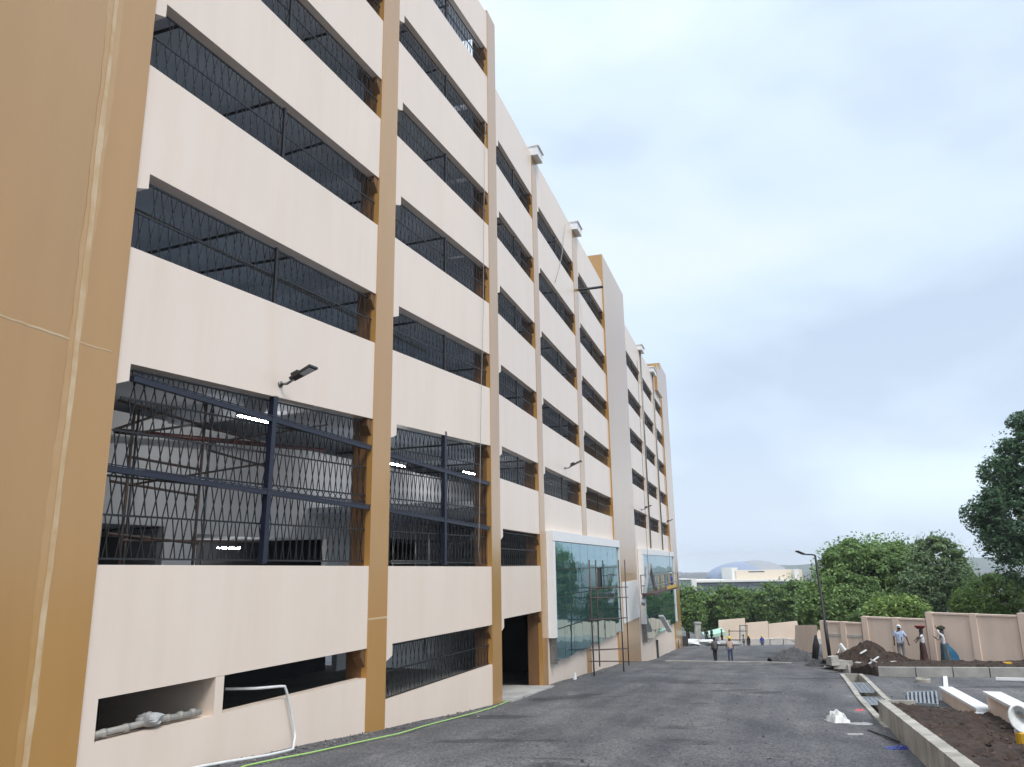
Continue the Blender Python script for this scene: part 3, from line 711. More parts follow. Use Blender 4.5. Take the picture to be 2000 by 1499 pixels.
# A-shaped reflection in the glass, built as solid pale bars
sq = WB.pick(1268, 1102, -1.3); b = MB()
b.bar(WB.pt(sq[0] - 4.0, sq[1] - 2.6, -1.3), WB.pt(sq[0], sq[1], -1.3), 0.25, 0.25); b.bar(WB.pt(sq[0] + 3.6, sq[1] - 2.4, -1.3), WB.pt(sq[0], sq[1], -1.3), 0.25, 0.25)
solo('reflection_bars', b, 'galvanised', 'A-shaped reflection in the glass, built as pale bars over the work platform', 'frame')
# white plank leaning below it
p, q = WB.pick(1291, 1203, -0.9), WB.pick(1304, 1234, -0.9)
b = MB(); b.bar(WB.pt(p[0], p[1], -0.9), WB.pt(q[0], q[1], -1.1), 0.4, 0.12); solo('plank', b, 'white_paint', 'white plank leaning at the lower edge of the second glass front', 'plank')

# hanging ropes
def rope(name, pts, r, m, label, cat='rope'):
    b = MB(); b.tube(pts, r, 5); return solo(name, b, m, label, cat, smooth=True)
rp = [(948, 240), (945, 420), (944, 600), (940, 760), (938, 900), (936, 1010), (935, 1075), (938, 1100)]
rope('rope', [WA.pt(*WA.pick(x, y, -0.12), -0.12) for x, y in rp], 0.011, 'pvc', 'long pale rope hanging down the second bay beside the pillar')
rp = [(1104, 440), (1100, 470), (1098, 495), (1092, 525), (1084, 552)]
rope('rope', [WB.pt(*WB.pick(x, y, -0.12), -0.12) for x, y in rp], 0.018, 'pvc', 'short pale rope hanging from the roof edge over the fourth bay')

# white pipe bending out of the low opening, green hose on the asphalt
pts = [WA.pt(*WA.pick(440, 1346, 0.5), 0.5), WA.pt(*WA.pick(500, 1345, 0.2), 0.2), WA.pt(*WA.pick(548, 1341, -0.06), -0.06), WA.pt(*WA.pick(556, 1341, -0.08), -0.08), WA.pt(*WA.pick(560, 1352, -0.08), -0.08),
       WA.pt(*WA.pick(567, 1385, -0.1), -0.1), WA.pt(*WA.pick(575, 1425, -0.12), -0.12), WA.pt(*WA.pick(576, 1440, -0.15), -0.15)]
for x, y in ((572, 1464), (552, 1469), (525, 1475), (490, 1481), (445, 1488), (395, 1497), (335, 1510)): pts.append(ground(x, y, 0.06))
b = MB(); b.tube(pts, 0.028, 8); solo('bent_pipe', b, 'white_plastic', 'white plastic pipe bending out of the low opening to the asphalt', 'pipe', smooth=True)
pts = []
for x, y in ((440, 1512), (480, 1496), (540, 1483), (600, 1472), (660, 1459), (720, 1446), (780, 1433), (830, 1418), (880, 1405), (930, 1392), (960, 1383), (978, 1376), (990, 1371), (1010, 1364)): pts.append(ground(x, y, 0.03))
b = MB(); b.tube(pts, 0.018, 6); solo('garden_hose', b, 'green_hose', 'thin green hose lying along the foot of the building', 'hose', smooth=True)
# pipe and bag on the sill of the low opening
zsl = -2.66
b = MB(); b.tube([WA.pt(-15.7, zsl + 0.09, 0.12), WA.pt(-14.6, zsl + 0.09, 0.16), WA.pt(-13.35, zsl + 0.06, 0.14)], 0.055, 8)
for s in (-15.55, -15.1, -14.2, -13.9, -13.6): b.tube([WA.pt(s, zsl + 0.085, 0.14), WA.pt(s + 0.09, zsl + 0.085, 0.14)], 0.07, 8)
solo('drain_pipe', b, 'pvc', 'grey jointed drain pipe lying on the sill of the leftmost low opening', 'pipe', smooth=True)
def lump(c, sx, sy, sz, seed, n=14, k=9, rough=0.18):
    rr = random.Random(seed); b = MB(); ph = [(rr.uniform(0, 6), rr.uniform(1, 4), rr.uniform(1, 5)) for _ in range(5)]
    prof = []; c = np.array(c, float); vs, fs = [], []
    for i in range(k + 1):
        th = math.pi * i / k
        for j in range(n):
            a = 2 * math.pi * j / n; f = 1 + rough * sum(math.sin(p[0] + p[1] * a + p[2] * th) for p in ph) / 2 + rr.uniform(-rough, rough) * 0.5
            vs.append(c + np.array([sx * math.sin(th) * math.cos(a) * f, sy * math.sin(th) * math.sin(a) * f, sz * (1 - math.cos(th)) / 2 * (0.8 + 0.2 * f)]))
    for i in range(k):
        for j in range(n): fs.append((i * n + j, (i + 1) * n + j, (i + 1) * n + (j + 1) % n, i * n + (j + 1) % n))
    return b.add(vs, fs)
q = WA.pt(-14.55, zsl + 0.01, 0.12); solo('cement_bag', lump(q, 0.22, 0.16, 0.24, 3), 'dirt_white', 'crumpled grey bag on the pipe in the leftmost low opening', 'bag')

# ------------------------------------------------------------------ right side: drain, planter, ramp walls
GZ = lambda u, v: gz(uv2xy(u, v)[1])
dr = thing('drain_channel', 'open drain channel with pale concrete edges and loose gratings', 'drain', uvp(2.27, 32, -0.5))
b = MB()
def stripe(u0, u1, v0, v1, h0, h1, n=24):
    b = MB()
    for i in range(n):
        a, c_ = lerp(v0, v1, i / n), lerp(v0, v1, (i + 1) / n)
        b.hexa([uvp(u0, a, h0), uvp(u1, a, h0), uvp(u1, c_, h0), uvp(u0, c_, h0)], [uvp(u0, a, h1), uvp(u1, a, h1), uvp(u1, c_, h1), uvp(u0, c_, h1)])
    return b
obj('channel_edge', stripe(DU0 - 0.17, DU0, DV0 - 2.0, DV1, -0.6, 0.06), 'concrete_pale', dr)
obj('channel_edge', stripe(DU1, DU1 + 0.17, DV0, DV1, -0.6, 0.06), 'concrete_pale', dr)
obj('channel_bed', stripe(DU0 - 0.1, DU1 + 0.1, DV0 - 0.1, DV1 + 0.2, -0.8, -0.61), 'dark_mud', dr)
b = MB(); b.hexa([uvp(DU0, DV1, -0.7), uvp(DU1, DV1, -0.7), uvp(DU1, DV1 + 0.2, -0.7), uvp(DU0, DV1 + 0.2, -0.7)], [uvp(DU0, DV1, 0.05), uvp(DU1, DV1, 0.05), uvp(DU1, DV1 + 0.2, 0.05), uvp(DU0, DV1 + 0.2, 0.05)]); obj('channel_end', b, 'concrete_pale', dr)
b = MB(); b.hexa([uvp(DU0, DV0 - 0.2, -0.7), uvp(DU1, DV0 - 0.2, -0.7), uvp(DU1, DV0, -0.7), uvp(DU0, DV0, -0.7)], [uvp(DU0, DV0 - 0.2, 0.05), uvp(DU1, DV0 - 0.2, 0.05), uvp(DU1, DV0, 0.05), uvp(DU0, DV0, 0.05)]); obj('channel_end', b, 'concrete_pale', dr)
def grating(v0, v1, label, u0=DU0 + 0.01, u1=DU1 - 0.01, h=0.0, nb=9):
    g = thing('drain_grating', label, 'grating', uvp((u0 + u1) / 2, (v0 + v1) / 2, h), 'loose steel drain gratings')
    for u in (u0 + 0.02, u1 - 0.02):
        b = MB(); b.bar(uvp(u, v0, h), uvp(u, v1, h), 0.04, 0.03); obj('side_bar', b, 'galvanised', g)
    n = max(3, int((v1 - v0) / 0.36))
    for i in range(n + 1):
        v = lerp(v0, v1, i / n); b = MB(); b.bar(uvp(u0, v, h), uvp(u1, v, h), 0.10, 0.012); obj('cross_bar', b, 'galvanised', g)
    for u in np.linspace(u0, u1, 5)[1:-1]:
        b = MB(); b.bar(uvp(u, v0, h - 0.01), uvp(u, v1, h - 0.01), 0.03, 0.012); obj('runner', b, 'galvanised', g)
grating(32.6, 36.4, 'larger steel grating lying in the middle of the drain channel')
grating(28.2, 31.0, 'nearer steel grating in the drain channel beside the planter wall')

# planter wall and soil
b = MB(); PV0, PV1 = 6.0, 23.6
rr = random.Random(11); n = 22; PT = 0.50
pw = thing('planter_wall', 'rough pale concrete retaining wall of the near planter', 'wall', uvp(2.0, 15, 0))
vv = np.linspace(PV1, PV0, 8)
for i in range(7):
    a, c_ = vv[i + 1] + 0.006, vv[i] - 0.006; b = MB(); m_ = 16; jt = [(rr.uniform(-.006, .003), rr.uniform(-.004, .004)) for _ in range(17)]
    for k in range(m_):
        v0, v1 = lerp(a, c_, k / m_), lerp(a, c_, (k + 1) / m_); j0, j1 = jt[k][0], jt[k + 1][0]; e0, e1 = jt[k][1], jt[k + 1][1]
        b.hexa([uvp(1.88, v0, -0.3), uvp(2.1, v0, -0.3), uvp(2.1, v1, -0.3), uvp(1.88, v1, -0.3)], [uvp(1.88 + e0, v0, PT + j0), uvp(2.1 - e0, v0, PT - j0), uvp(2.1 - e1, v1, PT - j1), uvp(1.88 + e1, v1, PT + j1)])
    obj('kerb_block', b, 'concrete_pale', pw)
b = MB(); b.hexa([uvp(2.1, 23.4, -0.3), uvp(2.75, 23.4, -0.3), uvp(2.75, 23.6, -0.3), uvp(2.1, 23.6, -0.3)], [uvp(2.1, 23.4, PT), uvp(2.75, 23.4, PT), uvp(2.75, 23.6, PT), uvp(2.1, 23.6, PT)]); obj('kerb_block', b, 'concrete_pale', pw)
def soilbed(name, corner, nu, nv, hf, m, seed, label=None, amp=0.05):
    """corner: (u0,u1,v0,v1); a lumpy bed of earth following hf(u,v) above the ground"""
    rr = np.random.default_rng(seed); u0, u1, v0, v1 = corner; b = MB()
    for j in range(nv + 1):
        for i in range(nu + 1):
            u, v = lerp(u0, u1, i / nu), lerp(v0, v1, j / nv); h = hf(u, v)
            h += amp * rr.normal() * (0 if i in (0, nu) or j in (0, nv) else 1)
            p = uvp(u, v, h); b.v.append((p[0], p[1], p[2]))
    for j in range(nv):
        for i in range(nu): k = j * (nu + 1) + i; b.f.append((k, k + 1, k + nu + 2, k + nu + 1)); b.m.append(0)
    return b
def nh(u, v):
    e = min(1, (u - 2.1) / 0.5); tail = max(0.0, min(1.0, (24.6 - v) / 1.5))
    return (max(0.05, 0.42 - 0.16 * max(0, u - 2.8)) + 0.07 * math.sin(u * 1.3 + 1) * e + 0.05 * math.sin(v * 0.9)) * tail - 0.06 * (1 - tail)
sb = soilbed('soil_bed', (2.09, 9.0, 6.0, 25.0), 60, 130, nh, 'soil', 3, amp=0.028); o = obj('soil_bed', sb, 'soil', origin=(0, 0, 0)); props(o, kind='structure')
# ramp walls with white coping
def ramp_wall(a, b_, hts, label, t=0.28, over=0.06):
    A, B = np.array(a[:2]), np.array(b_[:2]); d = (B - A) / np.linalg.norm(B - A); nrm = np.array([-d[1], d[0]])
    if nrm[0] < 0: nrm = -nrm
    za_, zb_ = gz(A[1]) - 0.2, gz(B[1]) - 0.2
    root = thing('ramp_wall', label, 'wall', (*((A + B) / 2), gz((A + B)[1] / 2)), 'cream ramp walls with white coping')
    def V(p, z): return np.array([p[0], p[1], z])
    w = MB(); w.hexa([V(A, za_), V(B, zb_), V(B + nrm * t, zb_), V(A + nrm * t, za_)], [V(A, hts[0]), V(B, hts[1]), V(B + nrm * t, hts[1]), V(A + nrm * t, hts[0])]); obj('wall_body', w, 'wall_pink', root)
    A2, B2 = A - d * over, B + d * over; n0, n1 = -nrm * over, nrm * (t + over)
    w = MB(); w.hexa([V(A2 + n0, hts[0] + 0.002), V(B2 + n0, hts[1] + 0.002), V(B2 + n1, hts[1] + 0.002), V(A2 + n1, hts[0] + 0.002)], [V(A2 + n0, hts[0] + 0.07), V(B2 + n0, hts[1] + 0.07), V(B2 + n1, hts[1] + 0.07), V(A2 + n1, hts[0] + 0.07)]); obj('coping', w, 'white_paint', root)
    return root
pa, pb = at(1838, 1346, 27.0), at(1912, 1389, 20.5)
ramp_wall(pa, pb, (pa[2], pb[2]), 'shorter cream ramp wall with white coping beside the planter soil')
w2 = at(1912, 1390, 22.0); w3 = at(1898, 1399, 21.6)
b = MB(); b.bar(at(1924, 1389, 20.6), at(1899, 1403, 20.0), 0.20, 0.06); solo('coping_offcut', b, 'white_paint', 'short white coping piece lying at the end of the shorter ramp wall', 'coping')
pa, pb = at(1926, 1357, 20.6), at(2040, 1417, 15.5)
ramp_wall(pa, pb, (pa[2], pb[2]), 'longer cream ramp wall with white coping at the right edge')
b = MB(); b.bar(ground(1846, 1322, 0.03), ground(1848, 1346, 0.03), 0.16, 0.05); solo('stray_strip', b, 'white_paint', 'narrow white strip lying on the asphalt beyond the shorter ramp wall', 'strip')
# loose grating on the asphalt
q = [ground(1775, 1374, 0.05), ground(1832, 1378, 0.05), ground(1828, 1352, 0.05), ground(1773, 1354, 0.05)]
lg = thing('drain_grating', 'loose steel grating lying flat on the asphalt beside the planter soil', 'grating', sum(q) / 4, 'loose steel drain gratings')
for i in range(4):
    b = MB(); b.bar(q[i], q[(i + 1) % 4], 0.05, 0.08); obj('side_bar', b, 'galvanised', lg)
for k in range(1, 7):
    b = MB(); b.bar(lerp(q[0], q[1], k / 7), lerp(q[3], q[2], k / 7), 0.06, 0.07); obj('cross_bar', b, 'galvanised', lg)
# white manhole collar
q = ground(1803, 1332); b = MB(); b.lathe(q, [(0.30, -0.05), (0.30, 0.10), (0.26, 0.14), (0.18, 0.14), (0.16, 0.08)], 20); solo('manhole_collar', b, 'concrete_pale', 'round pale concrete collar standing on the asphalt before the kerb', 'collar', smooth=False)
# loose stone chips on the asphalt and along the foot of the building
def chips(n):
    rg = np.random.default_rng(77); P = []
    for _ in range(n // 2):
        W, s0, s1 = (WA, -16, 0) if rg.random() < .6 else (WB, 1, 34)
        p = W.pt(rg.uniform(s0, s1), 0, -0.12 - abs(rg.normal()) * 0.35); P.append(p[:2])
    for _ in range(n - n // 2):
        p = uv2xy(rg.uniform(-6, 5.5), 14 + 40 * rg.random() ** 1.4); P.append(p)
    o_ = np.array([(1, 0, 0), (0, 1, 0), (-1, 0, 0), (0, -1, 0), (0, 0, .8), (0, 0, -.5)], float)
    fs = [(0, 1, 4), (1, 2, 4), (2, 3, 4), (3, 0, 4), (1, 0, 5), (2, 1, 5), (3, 2, 5), (0, 3, 5)]
    b = MB()
    for p in P:
        r = 0.012 + 0.03 * rg.random() ** 3; a = rg.uniform(0, 6.3); c_, s_ = math.cos(a), math.sin(a)
        v = o_ * r * rg.uniform(.6, 1.3, size=(6, 1)); v = np.stack([v[:, 0] * c_ - v[:, 1] * s_, v[:, 0] * s_ + v[:, 1] * c_, v[:, 2]], 1) + np.array([p[0], p[1], gz(p[1]) + 0.02])
        b.add(v, fs)
    return b
o = obj('loose_stone_chips', chips(2600), 'stone_chip', origin=(0, 0, 0)); props(o, 'small grey stone chips scattered on the asphalt', kind='stuff')
def clods(n):
    rg = np.random.default_rng(78); b = MB()
    for _ in range(n):
        u, v = rg.uniform(2.15, 6.5), 9 + 15 * rg.random(); r = 0.012 + 0.05 * rg.random() ** 3; p = uvp(u, v, nh(u, v) + r * 0.2)
        o_ = np.array([(1, 0, 0), (0, 1, 0), (-1, 0, 0), (0, -1, 0), (0, 0, .8), (0, 0, -.5)], float) * r * rg.uniform(.6, 1.4, size=(6, 1)) + p
        b.add(o_, [(0, 1, 4), (1, 2, 4), (2, 3, 4), (3, 0, 4), (1, 0, 5), (2, 1, 5), (3, 2, 5), (0, 3, 5)])
    return b
mat('soil_clod', (0.075, 0.046, 0.032), 0.95, island=0.6)
o = obj('soil_clods', clods(1800), 'soil_clod', origin=(0, 0, 0)); props(o, 'small brown clods lying on the planter soil', kind='stuff')
# litter
def sheetbag(c, sx, sy, h, seed, m, name, label, cat):
    rr = random.Random(seed); b = MB(); n = 9
    for j in range(n):
        for i in range(n):
            x, y = (i / (n - 1) - 0.5), (j / (n - 1) - 0.5); r = max(0, 1 - 2.0 * max(abs(x), abs(y)))
            b.v.append((c[0] + sx * (x + rr.uniform(-.05, .05)), c[1] + sy * (y + rr.uniform(-.05, .05)), gz(c[1]) + 0.012 + h * (r ** 0.6) * rr.uniform(0.5, 1.2)))
    for j in range(n - 1):
        for i in range(n - 1): k = j * n + i; b.f.append((k, k + 1, k + n + 1, k + n)); b.m.append(0)
    return solo(name, b, m, label, cat)
sheetbag(ground(1638, 1412), 0.45, 0.7, 0.32, 1, 'white_plastic', 'plastic_bag', 'crumpled white plastic bag on the asphalt near the drain', 'bag')
sheetbag(ground(1684, 1417), 0.55, 0.5, 0.05, 2, 'dirt_white', 'paper_scrap', 'flat pale scrap beside the white plastic bag', 'litter')
sheetbag(ground(1680, 1390), 0.28, 0.22, 0.06, 3, 'pink_plastic', 'pink_scrap', 'small pink scrap on the asphalt by the drain edge', 'litter')
sheetbag(ground(1757, 1464), 0.50, 0.30, 0.06, 4, 'blue_plastic', 'blue_bag', 'dark blue plastic bag at the foot of the planter wall', 'bag')
sheetbag(ground(1672, 1436), 0.35, 0.22, 0.02, 5, 'dirt_white', 'paper_scrap', 'small flat pale smear of plaster nearer than the white bag', 'litter')
b = MB(); b.tube([ground(1696, 1426, 0.04), ground(1728, 1437, 0.05), ground(1756, 1450, 0.04)], 0.022, 6); solo('black_pipe', b, 'black_plastic', 'thin black pipe lying beside the planter wall', 'pipe', smooth=True)
b = MB(); q = ground(1123, 1328); b.lathe(q, [(0.10, 0), (0.06, 0.28), (0.05, 0.30)], 8); solo('marker_stub', b, 'white_plastic', 'small pale marker stub on the asphalt before the first glass front', 'marker')
# yellow bollard with a coil of white pipe
q = at(1996, 1470, 14.5); zg = gz(14.5) + 0.2; b = MB(); top = at(1996, 1432, 14.5)[2]
b.lathe((q[0] + 0.06, q[1], zg), [(0.12, -0.2), (0.12, top - zg), (0.10, top - zg + 0.02)], 16); solo('yellow_bollard', b, 'yellow_paint', 'yellow post cut off by the right edge of the view', 'post', smooth=False)
b = MB(); c = at(1992, 1404, 14.5)
for k in range(9):
    rr_ = 0.20 - 0.018 * k; b.tube([c + np.array([rr_ * math.cos(t) * 0.9 + 0.02 * k, 0.03 * k + 0.05 * math.sin(t), rr_ * 1.05 * math.sin(t)]) for t in np.linspace(0, 6.283, 20)], 0.022, 6, cap=False)
b.tube([c + np.array([-0.1, 0, -0.18]), c + np.array([-0.07, 0.02, -0.30]), c + np.array([0.0, 0.05, -0.42])], 0.03, 6)
solo('pipe_coil', b, 'white_plastic', 'coil of white pipe resting on the yellow post', 'coil', smooth=True)

# ------------------------------------------------------------------ far bed: kerb, earth, boundary wall
Lw, Rw = at(1603, 1288, 48.0), at(2040, 1300, 39.0)
azw = math.degrees(math.atan2(Rw[0] - Lw[0], Rw[1] - Lw[1]))
WW = Wall((Lw[0], Lw[1]), azw)
WW.n = np.array([-WW.t[1], WW.t[0], 0.0])     # away from the camera
if WW.n[1] < 0: WW.n = -WW.n
bw = thing('boundary_wall', 'stepped pink plastered boundary wall behind the earth bed', 'wall', WW.pt(8, -5.2))
segs = [(1601, 1682, 1209, 1220), (1682, 1807, 1200, 1213), (1807, 1986, 1192, 1206), (1986, 2060, 1196, 1202)]
for i, (x0, x1, y0, y1) in enumerate(segs):
    s0, z0 = WW.pick(x0, y0); s1, z1 = WW.pick(x1, y1); z = (z0 + z1) / 2
    b = MB(); b.wbox(WW, s0 + 0.01, s1 - 0.01, -7.5, z - 0.10, 0.0, 0.2); obj('wall_panel', b, 'wall_pink', bw)
    b = MB(); b.wbox(WW, s0, s1, z - 0.098, z - 0.01, -0.05, 0.26); obj('coping', b, 'wall_pink', bw)
    n = 2 if s1 - s0 > 2 else 1
    for k in range(n):
        sp = lerp(s0, s1, k / n); b = MB(); b.wbox(WW, sp, sp + 0.32, -7.5, z + 0.0, -0.07, 0.28); obj('pier', b, 'wall_pink', bw)
s0, z0 = WW.pick(1607, 1236); s1, z1 = WW.pick(1684, 1246); b = MB(); zz = (z0 + z1) / 2; b.wbox(WW, s0, s1, zz - 0.08, zz + 0.05, -0.03, -0.001); obj('cement_band', b, 'cement_band', bw)
# lower darker wall going on behind
b = MB(); b.prism([at(1555, 1222, 62), at(1596, 1222, 55), at(1596, 1300, 55), at(1555, 1300, 62)], (0, 0.25, 0)); solo('side_wall', b, 'wall_pink', 'lower pink wall between the stepped wall and the far panels', 'wall')
# kerb
K = [ground(x, y) for x, y in ((1716, 1322), (1790, 1323), (1863, 1323.5), (1935, 1324), (2040, 1325))]
kb = thing('kerb', 'long pale concrete kerb in front of the earth bed', 'kerb', K[1])
kh = at(1800, 1304, K[1][1])[2] - K[1][2]
for i in range(4):
    a, c_ = K[i], K[i + 1]; d = (c_ - a); d[2] = 0; d /= np.linalg.norm(d); nn = np.array([-d[1], d[0], 0]); nn = nn if nn[1] > 0 else -nn
    a2, c2 = a + d * 0.02, c_ - d * 0.02; dn = np.array([0, 0, 0.2]); up = np.array([0, 0, kh])
    b = MB(); b.hexa([a2 - dn, c2 - dn, c2 + nn * 0.25 - dn, a2 + nn * 0.25 - dn], [a2 + up, c2 + up, c2 + nn * 0.25 + up, a2 + nn * 0.25 + up]); obj('kerb_block', b, 'concrete', kb)
rr = random.Random(21)
# earth between kerb and wall
b = MB(); nu, nv = 70, 26; rg = np.random.default_rng(4)
c00, c10 = at(1628, 1300, 41.5), K[4] + np.array([0, 0.2, kh]); c01, c11 = at(1596, 1289, 48.3), WW.pt(14, 0, 0.1); c11 = np.array([c11[0], c11[1], at(2040, 1298, c11[1])[2]])
kline = [np.array(k) + np.array([0, 0.2, kh - 0.03]) for k in K]
for j in range(nv + 1):
    for i in range(nu + 1):
        u, v = i / nu, j / nv
        f = u * 1.25 - 0.25
        if f < 0: a = lerp(kline[0], c00, -f / 0.25)
        else: g_ = f * 4; i0 = min(3, int(g_)); a = lerp(kline[i0], kline[i0 + 1], g_ - i0)
        w = lerp(c01, c11, u); p = lerp(a, w, v); p = p + np.array([0, 0, 0.05 * rg.normal() * (1 if 0 < j < nv else 0) + 0.08 * math.sin(v * 3.14)])
        if j == 0: p = p - np.array([0, 0.12, 0.9]) if i < nu * 0.22 else p - np.array([0, 0, 0.5])
        b.v.append(tuple(p))
for j in range(nv):
    for i in range(nu): k = j * (nu + 1) + i; b.f.append((k, k + 1, k + nu + 2, k + nu + 1)); b.m.append(0)
o = obj('earth_bed', b, 'soil', origin=(0, 0, 0)); props(o, kind='structure')
def heap(c, rx, ry, h, m, label, cat, seed, n=40, name='earth_heap', pk=1.3):
    rg = np.random.default_rng(seed); b = MB(); ph = rg.uniform(0, 6, 8)
    for j in range(n + 1):
        for i in range(n + 1):
            x, y = 2 * i / n - 1, 2 * j / n - 1; r = math.hypot(x, y); a = math.atan2(y, x)
            rim = 1 + 0.12 * math.sin(3 * a + ph[0]) + 0.08 * math.sin(5 * a + ph[1]); t = max(0.0, 1 - r / rim)
            z = h * (t ** pk) * (1 + 0.22 * math.sin(4 * x + ph[2]) * math.cos(3 * y + ph[3])) + 0.035 * rg.normal() * (1 if t > 0 else 0) - 0.12 * (t <= 0)
            b.v.append((c[0] + x * rx, c[1] + y * ry, c[2] + z))
    for j in range(n):
        for i in range(n): k = j * (n + 1) + i; b.f.append((k, k + 1, k + n + 2, k + n + 1)); b.m.append(0)
    return solo(name, b, m, label, cat)
c = at(1698, 1300, 41.5); heap(c, 1.9, 1.8, 1.22, 'soil', 'dark brown earth heap in front of the stepped wall', 'heap', 5, pk=0.75)
c = at(1738, 1301, 42.0); heap(c, 1.2, 1.3, 0.75, 'soil', 'smaller brown earth heap left of the man in light blue', 'heap', 6, pk=0.7)
c = ground(1560, 1291); heap(c + np.array([0, 0.5, 0]), 1.7, 1.5, 0.78, 'gravel_grey', 'grey gravel heap at the edge of the asphalt', 'heap', 7, name='gravel_heap', pk=0.9)
c = ground(1600, 1301); heap(c, 0.8, 0.7, 0.32, 'gravel_grey', 'small low grey gravel heap nearer than the big one', 'heap', 8, name='gravel_heap', pk=0.9)
# broken concrete pieces
spots = [(1627, 1290, 0.45, 0.4, 0.30, 'squarish concrete lump under the lamp post'), (1648, 1297, 0.9, 0.4, 0.28, 'broken concrete piece right of the lamp post'), (1668, 1304, 1.0, 0.4, 0.32, 'broken concrete piece below the earth heap'),
         (1690, 1311, 0.9, 0.5, 0.36, 'broken concrete piece at the corner above the drain'), (1704, 1316, 0.6, 0.5, 0.42, 'broken concrete stub at the left end of the kerb'), (1722, 1300, 0.4, 0.25, 0.22, 'pale stone on the earth left of the kerb corner'), (1747, 1298, 0.35, 0.25, 0.22, 'small pale stone below the man in light blue'),
         (1622, 1304, 0.8, 0.4, 0.12, 'flat pale slab fragment lying on the asphalt below the lamp post'), (1527, 1283, 0.6, 0.5, 0.6, 'pale concrete block left of the gravel heap')]
for i, (x, y, a, c_, h, lab) in enumerate(spots):
    p = at(x, y + 3, 40.0 if i < 7 else ground(x, y)[1]); p = p if i < 7 else ground(x, y + 2)
    b = MB(); rr = random.Random(i); q = [(-a / 2, -c_ / 2), (a / 2, -c_ / 2), (a / 2, c_ / 2), (-a / 2, c_ / 2)]; rz = rr.uniform(-0.4, 0.4)
    def R(x_, y_, z_): return p + np.array([x_ * math.cos(rz) - y_ * math.sin(rz), x_ * math.sin(rz) + y_ * math.cos(rz), z_])
    b.hexa([R(x_ * 1.05, y_ * 1.05, -0.15) for x_, y_ in q], [R(x_ * rr.uniform(0.7, 1), y_ * rr.uniform(0.7, 1), h * rr.uniform(0.7, 1.1)) for x_, y_ in q])
    solo('concrete_rubble', b, 'rubble', lab, 'rubble', 'broken concrete pieces')
# a crossed pair of pale laths on the heap
b = MB(); b.bar(at(1697, 1297, 40.0), at(1716, 1283, 40.2), 0.07, 0.05); b.bar(at(1700, 1288, 40.0), at(1718, 1296, 40.0), 0.07, 0.05); b.bar(at(1680, 1277, 40.5), at(1692, 1270, 40.6), 0.09, 0.05); solo('wood_offcut', b, 'white_plastic', 'crossed pale laths lying on the earth heap', 'lath')
b = MB(); b.tube([at(1634, 1282, 43), at(1642, 1262, 43.2), at(1660, 1272, 43)], 0.03, 6); b.bar(at(1640, 1258, 43.2), at(1652, 1274, 43), 0.22, 0.14); solo('wheelbarrow_frame', b, 'white_plastic', 'upturned pale barrow beside the lamp post', 'barrow')
b = MB(); q = at(1967, 1301, 37.0); b.box(q + (0, 0, 0.08), (0.42, 0.2, 0.16), 0.2); solo('yellow_box', b, 'yellow_paint', 'small yellow box on the earth behind the kerb', 'box')
b = MB(); b.bar(ground(1945, 1326, 0.12), ground(2030, 1328, 0.12), 0.12, 0.10); solo('white_channel', b, 'white_paint', 'white strip lying at the foot of the kerb by the right edge', 'strip')
b = MB(); q = at(1813, 1295, 40.5); b.box(q + (0, 0, 0.03), (0.24, 0.12, 0.06), 0.1); solo('green_packet', b, 'green_tarp', 'tiny pale green packet on the earth before the woman with the basin', 'litter')

# ------------------------------------------------------------------ lamp post
lb, lt = at(1622, 1290, 46.0), at(1592, 1085, 46.0)
lp_ = thing('street_lamp', 'leaning black street lamp with one arm in front of the trees', 'lamp', lb)
b = MB(); b.tube([lb - (0, 0, 0.3), lerp(lb, lt, 0.35), lerp(lb, lt, 0.351), lt], [0.105, 0.095, 0.075, 0.06], 10); obj('post', b, 'black_iron', lp_, smooth=True)
ae = at(1570, 1083, 45.6)
b = MB(); b.tube([lt, lerp(lt, ae, 0.3) + (0, 0, 0.02), ae], 0.04, 8); obj('arm', b, 'black_iron', lp_, smooth=True)
he = at(1556, 1077, 45.4); b = MB(); b.bar(ae, he, 0.24, 0.07); obj('lamp_head', b, 'black_plastic', lp_)

# ------------------------------------------------------------------ far end of the yard
WF = Wall((0, 100.0), 90.0); WF.n = np.array([0, 1.0, 0])
fw = thing('far_wall', 'cream stepped wall panels above a grey plinth at the far end', 'wall', at(1480, 1272, 100))
for q in ([(1404, 1212), (1455, 1208), (1456, 1252), (1405, 1252)], [(1457, 1217.5), (1500, 1214), (1501, 1250), (1457, 1250)], [(1501, 1219.5), (1557, 1213.5), (1563, 1250), (1501.5, 1250)], [(1564, 1222), (1640, 1220), (1640, 1255), (1564, 1255)], [(1641, 1216), (1740, 1214), (1740, 1255), (1641, 1255)]):
    b = MB(); b.prism([WF.pt(*WF.pick(*p)) for p in q], (0, 0.3, 0)); obj('wall_panel', b, 'wall_far', fw)
b = MB(); b.prism([WF.pt(*WF.pick(*p), -0.1) for p in [(1404, 1249), (1740, 1247), (1740, 1285), (1404, 1280)]], (0, 0.6, 0)); obj('plinth', b, 'cement_band', fw)
b = MB(); q = [WF.pt(*WF.pick(*p), -1.5) for p in [(1353, 1216), (1363, 1216), (1364, 1262), (1353, 1262)]]; b.prism(q, (0, 0.6, 0))
q = [WF.pt(*WF.pick(*p), -1.6) for p in [(1352, 1214), (1364, 1214), (1364, 1217), (1352, 1217)]]; b.prism(q, (0, 0.8, 0)); solo('gate_pillar', b, 'rubble', 'lone grey gate pillar at the far end beside the building', 'pillar')
b = MB(); b.prism([WF.pt(*WF.pick(*p), -3.0) for p in [(1366, 1240), (1405, 1234), (1405, 1237), (1366, 1242.5)]], (0.3, 0.1, 0.02))
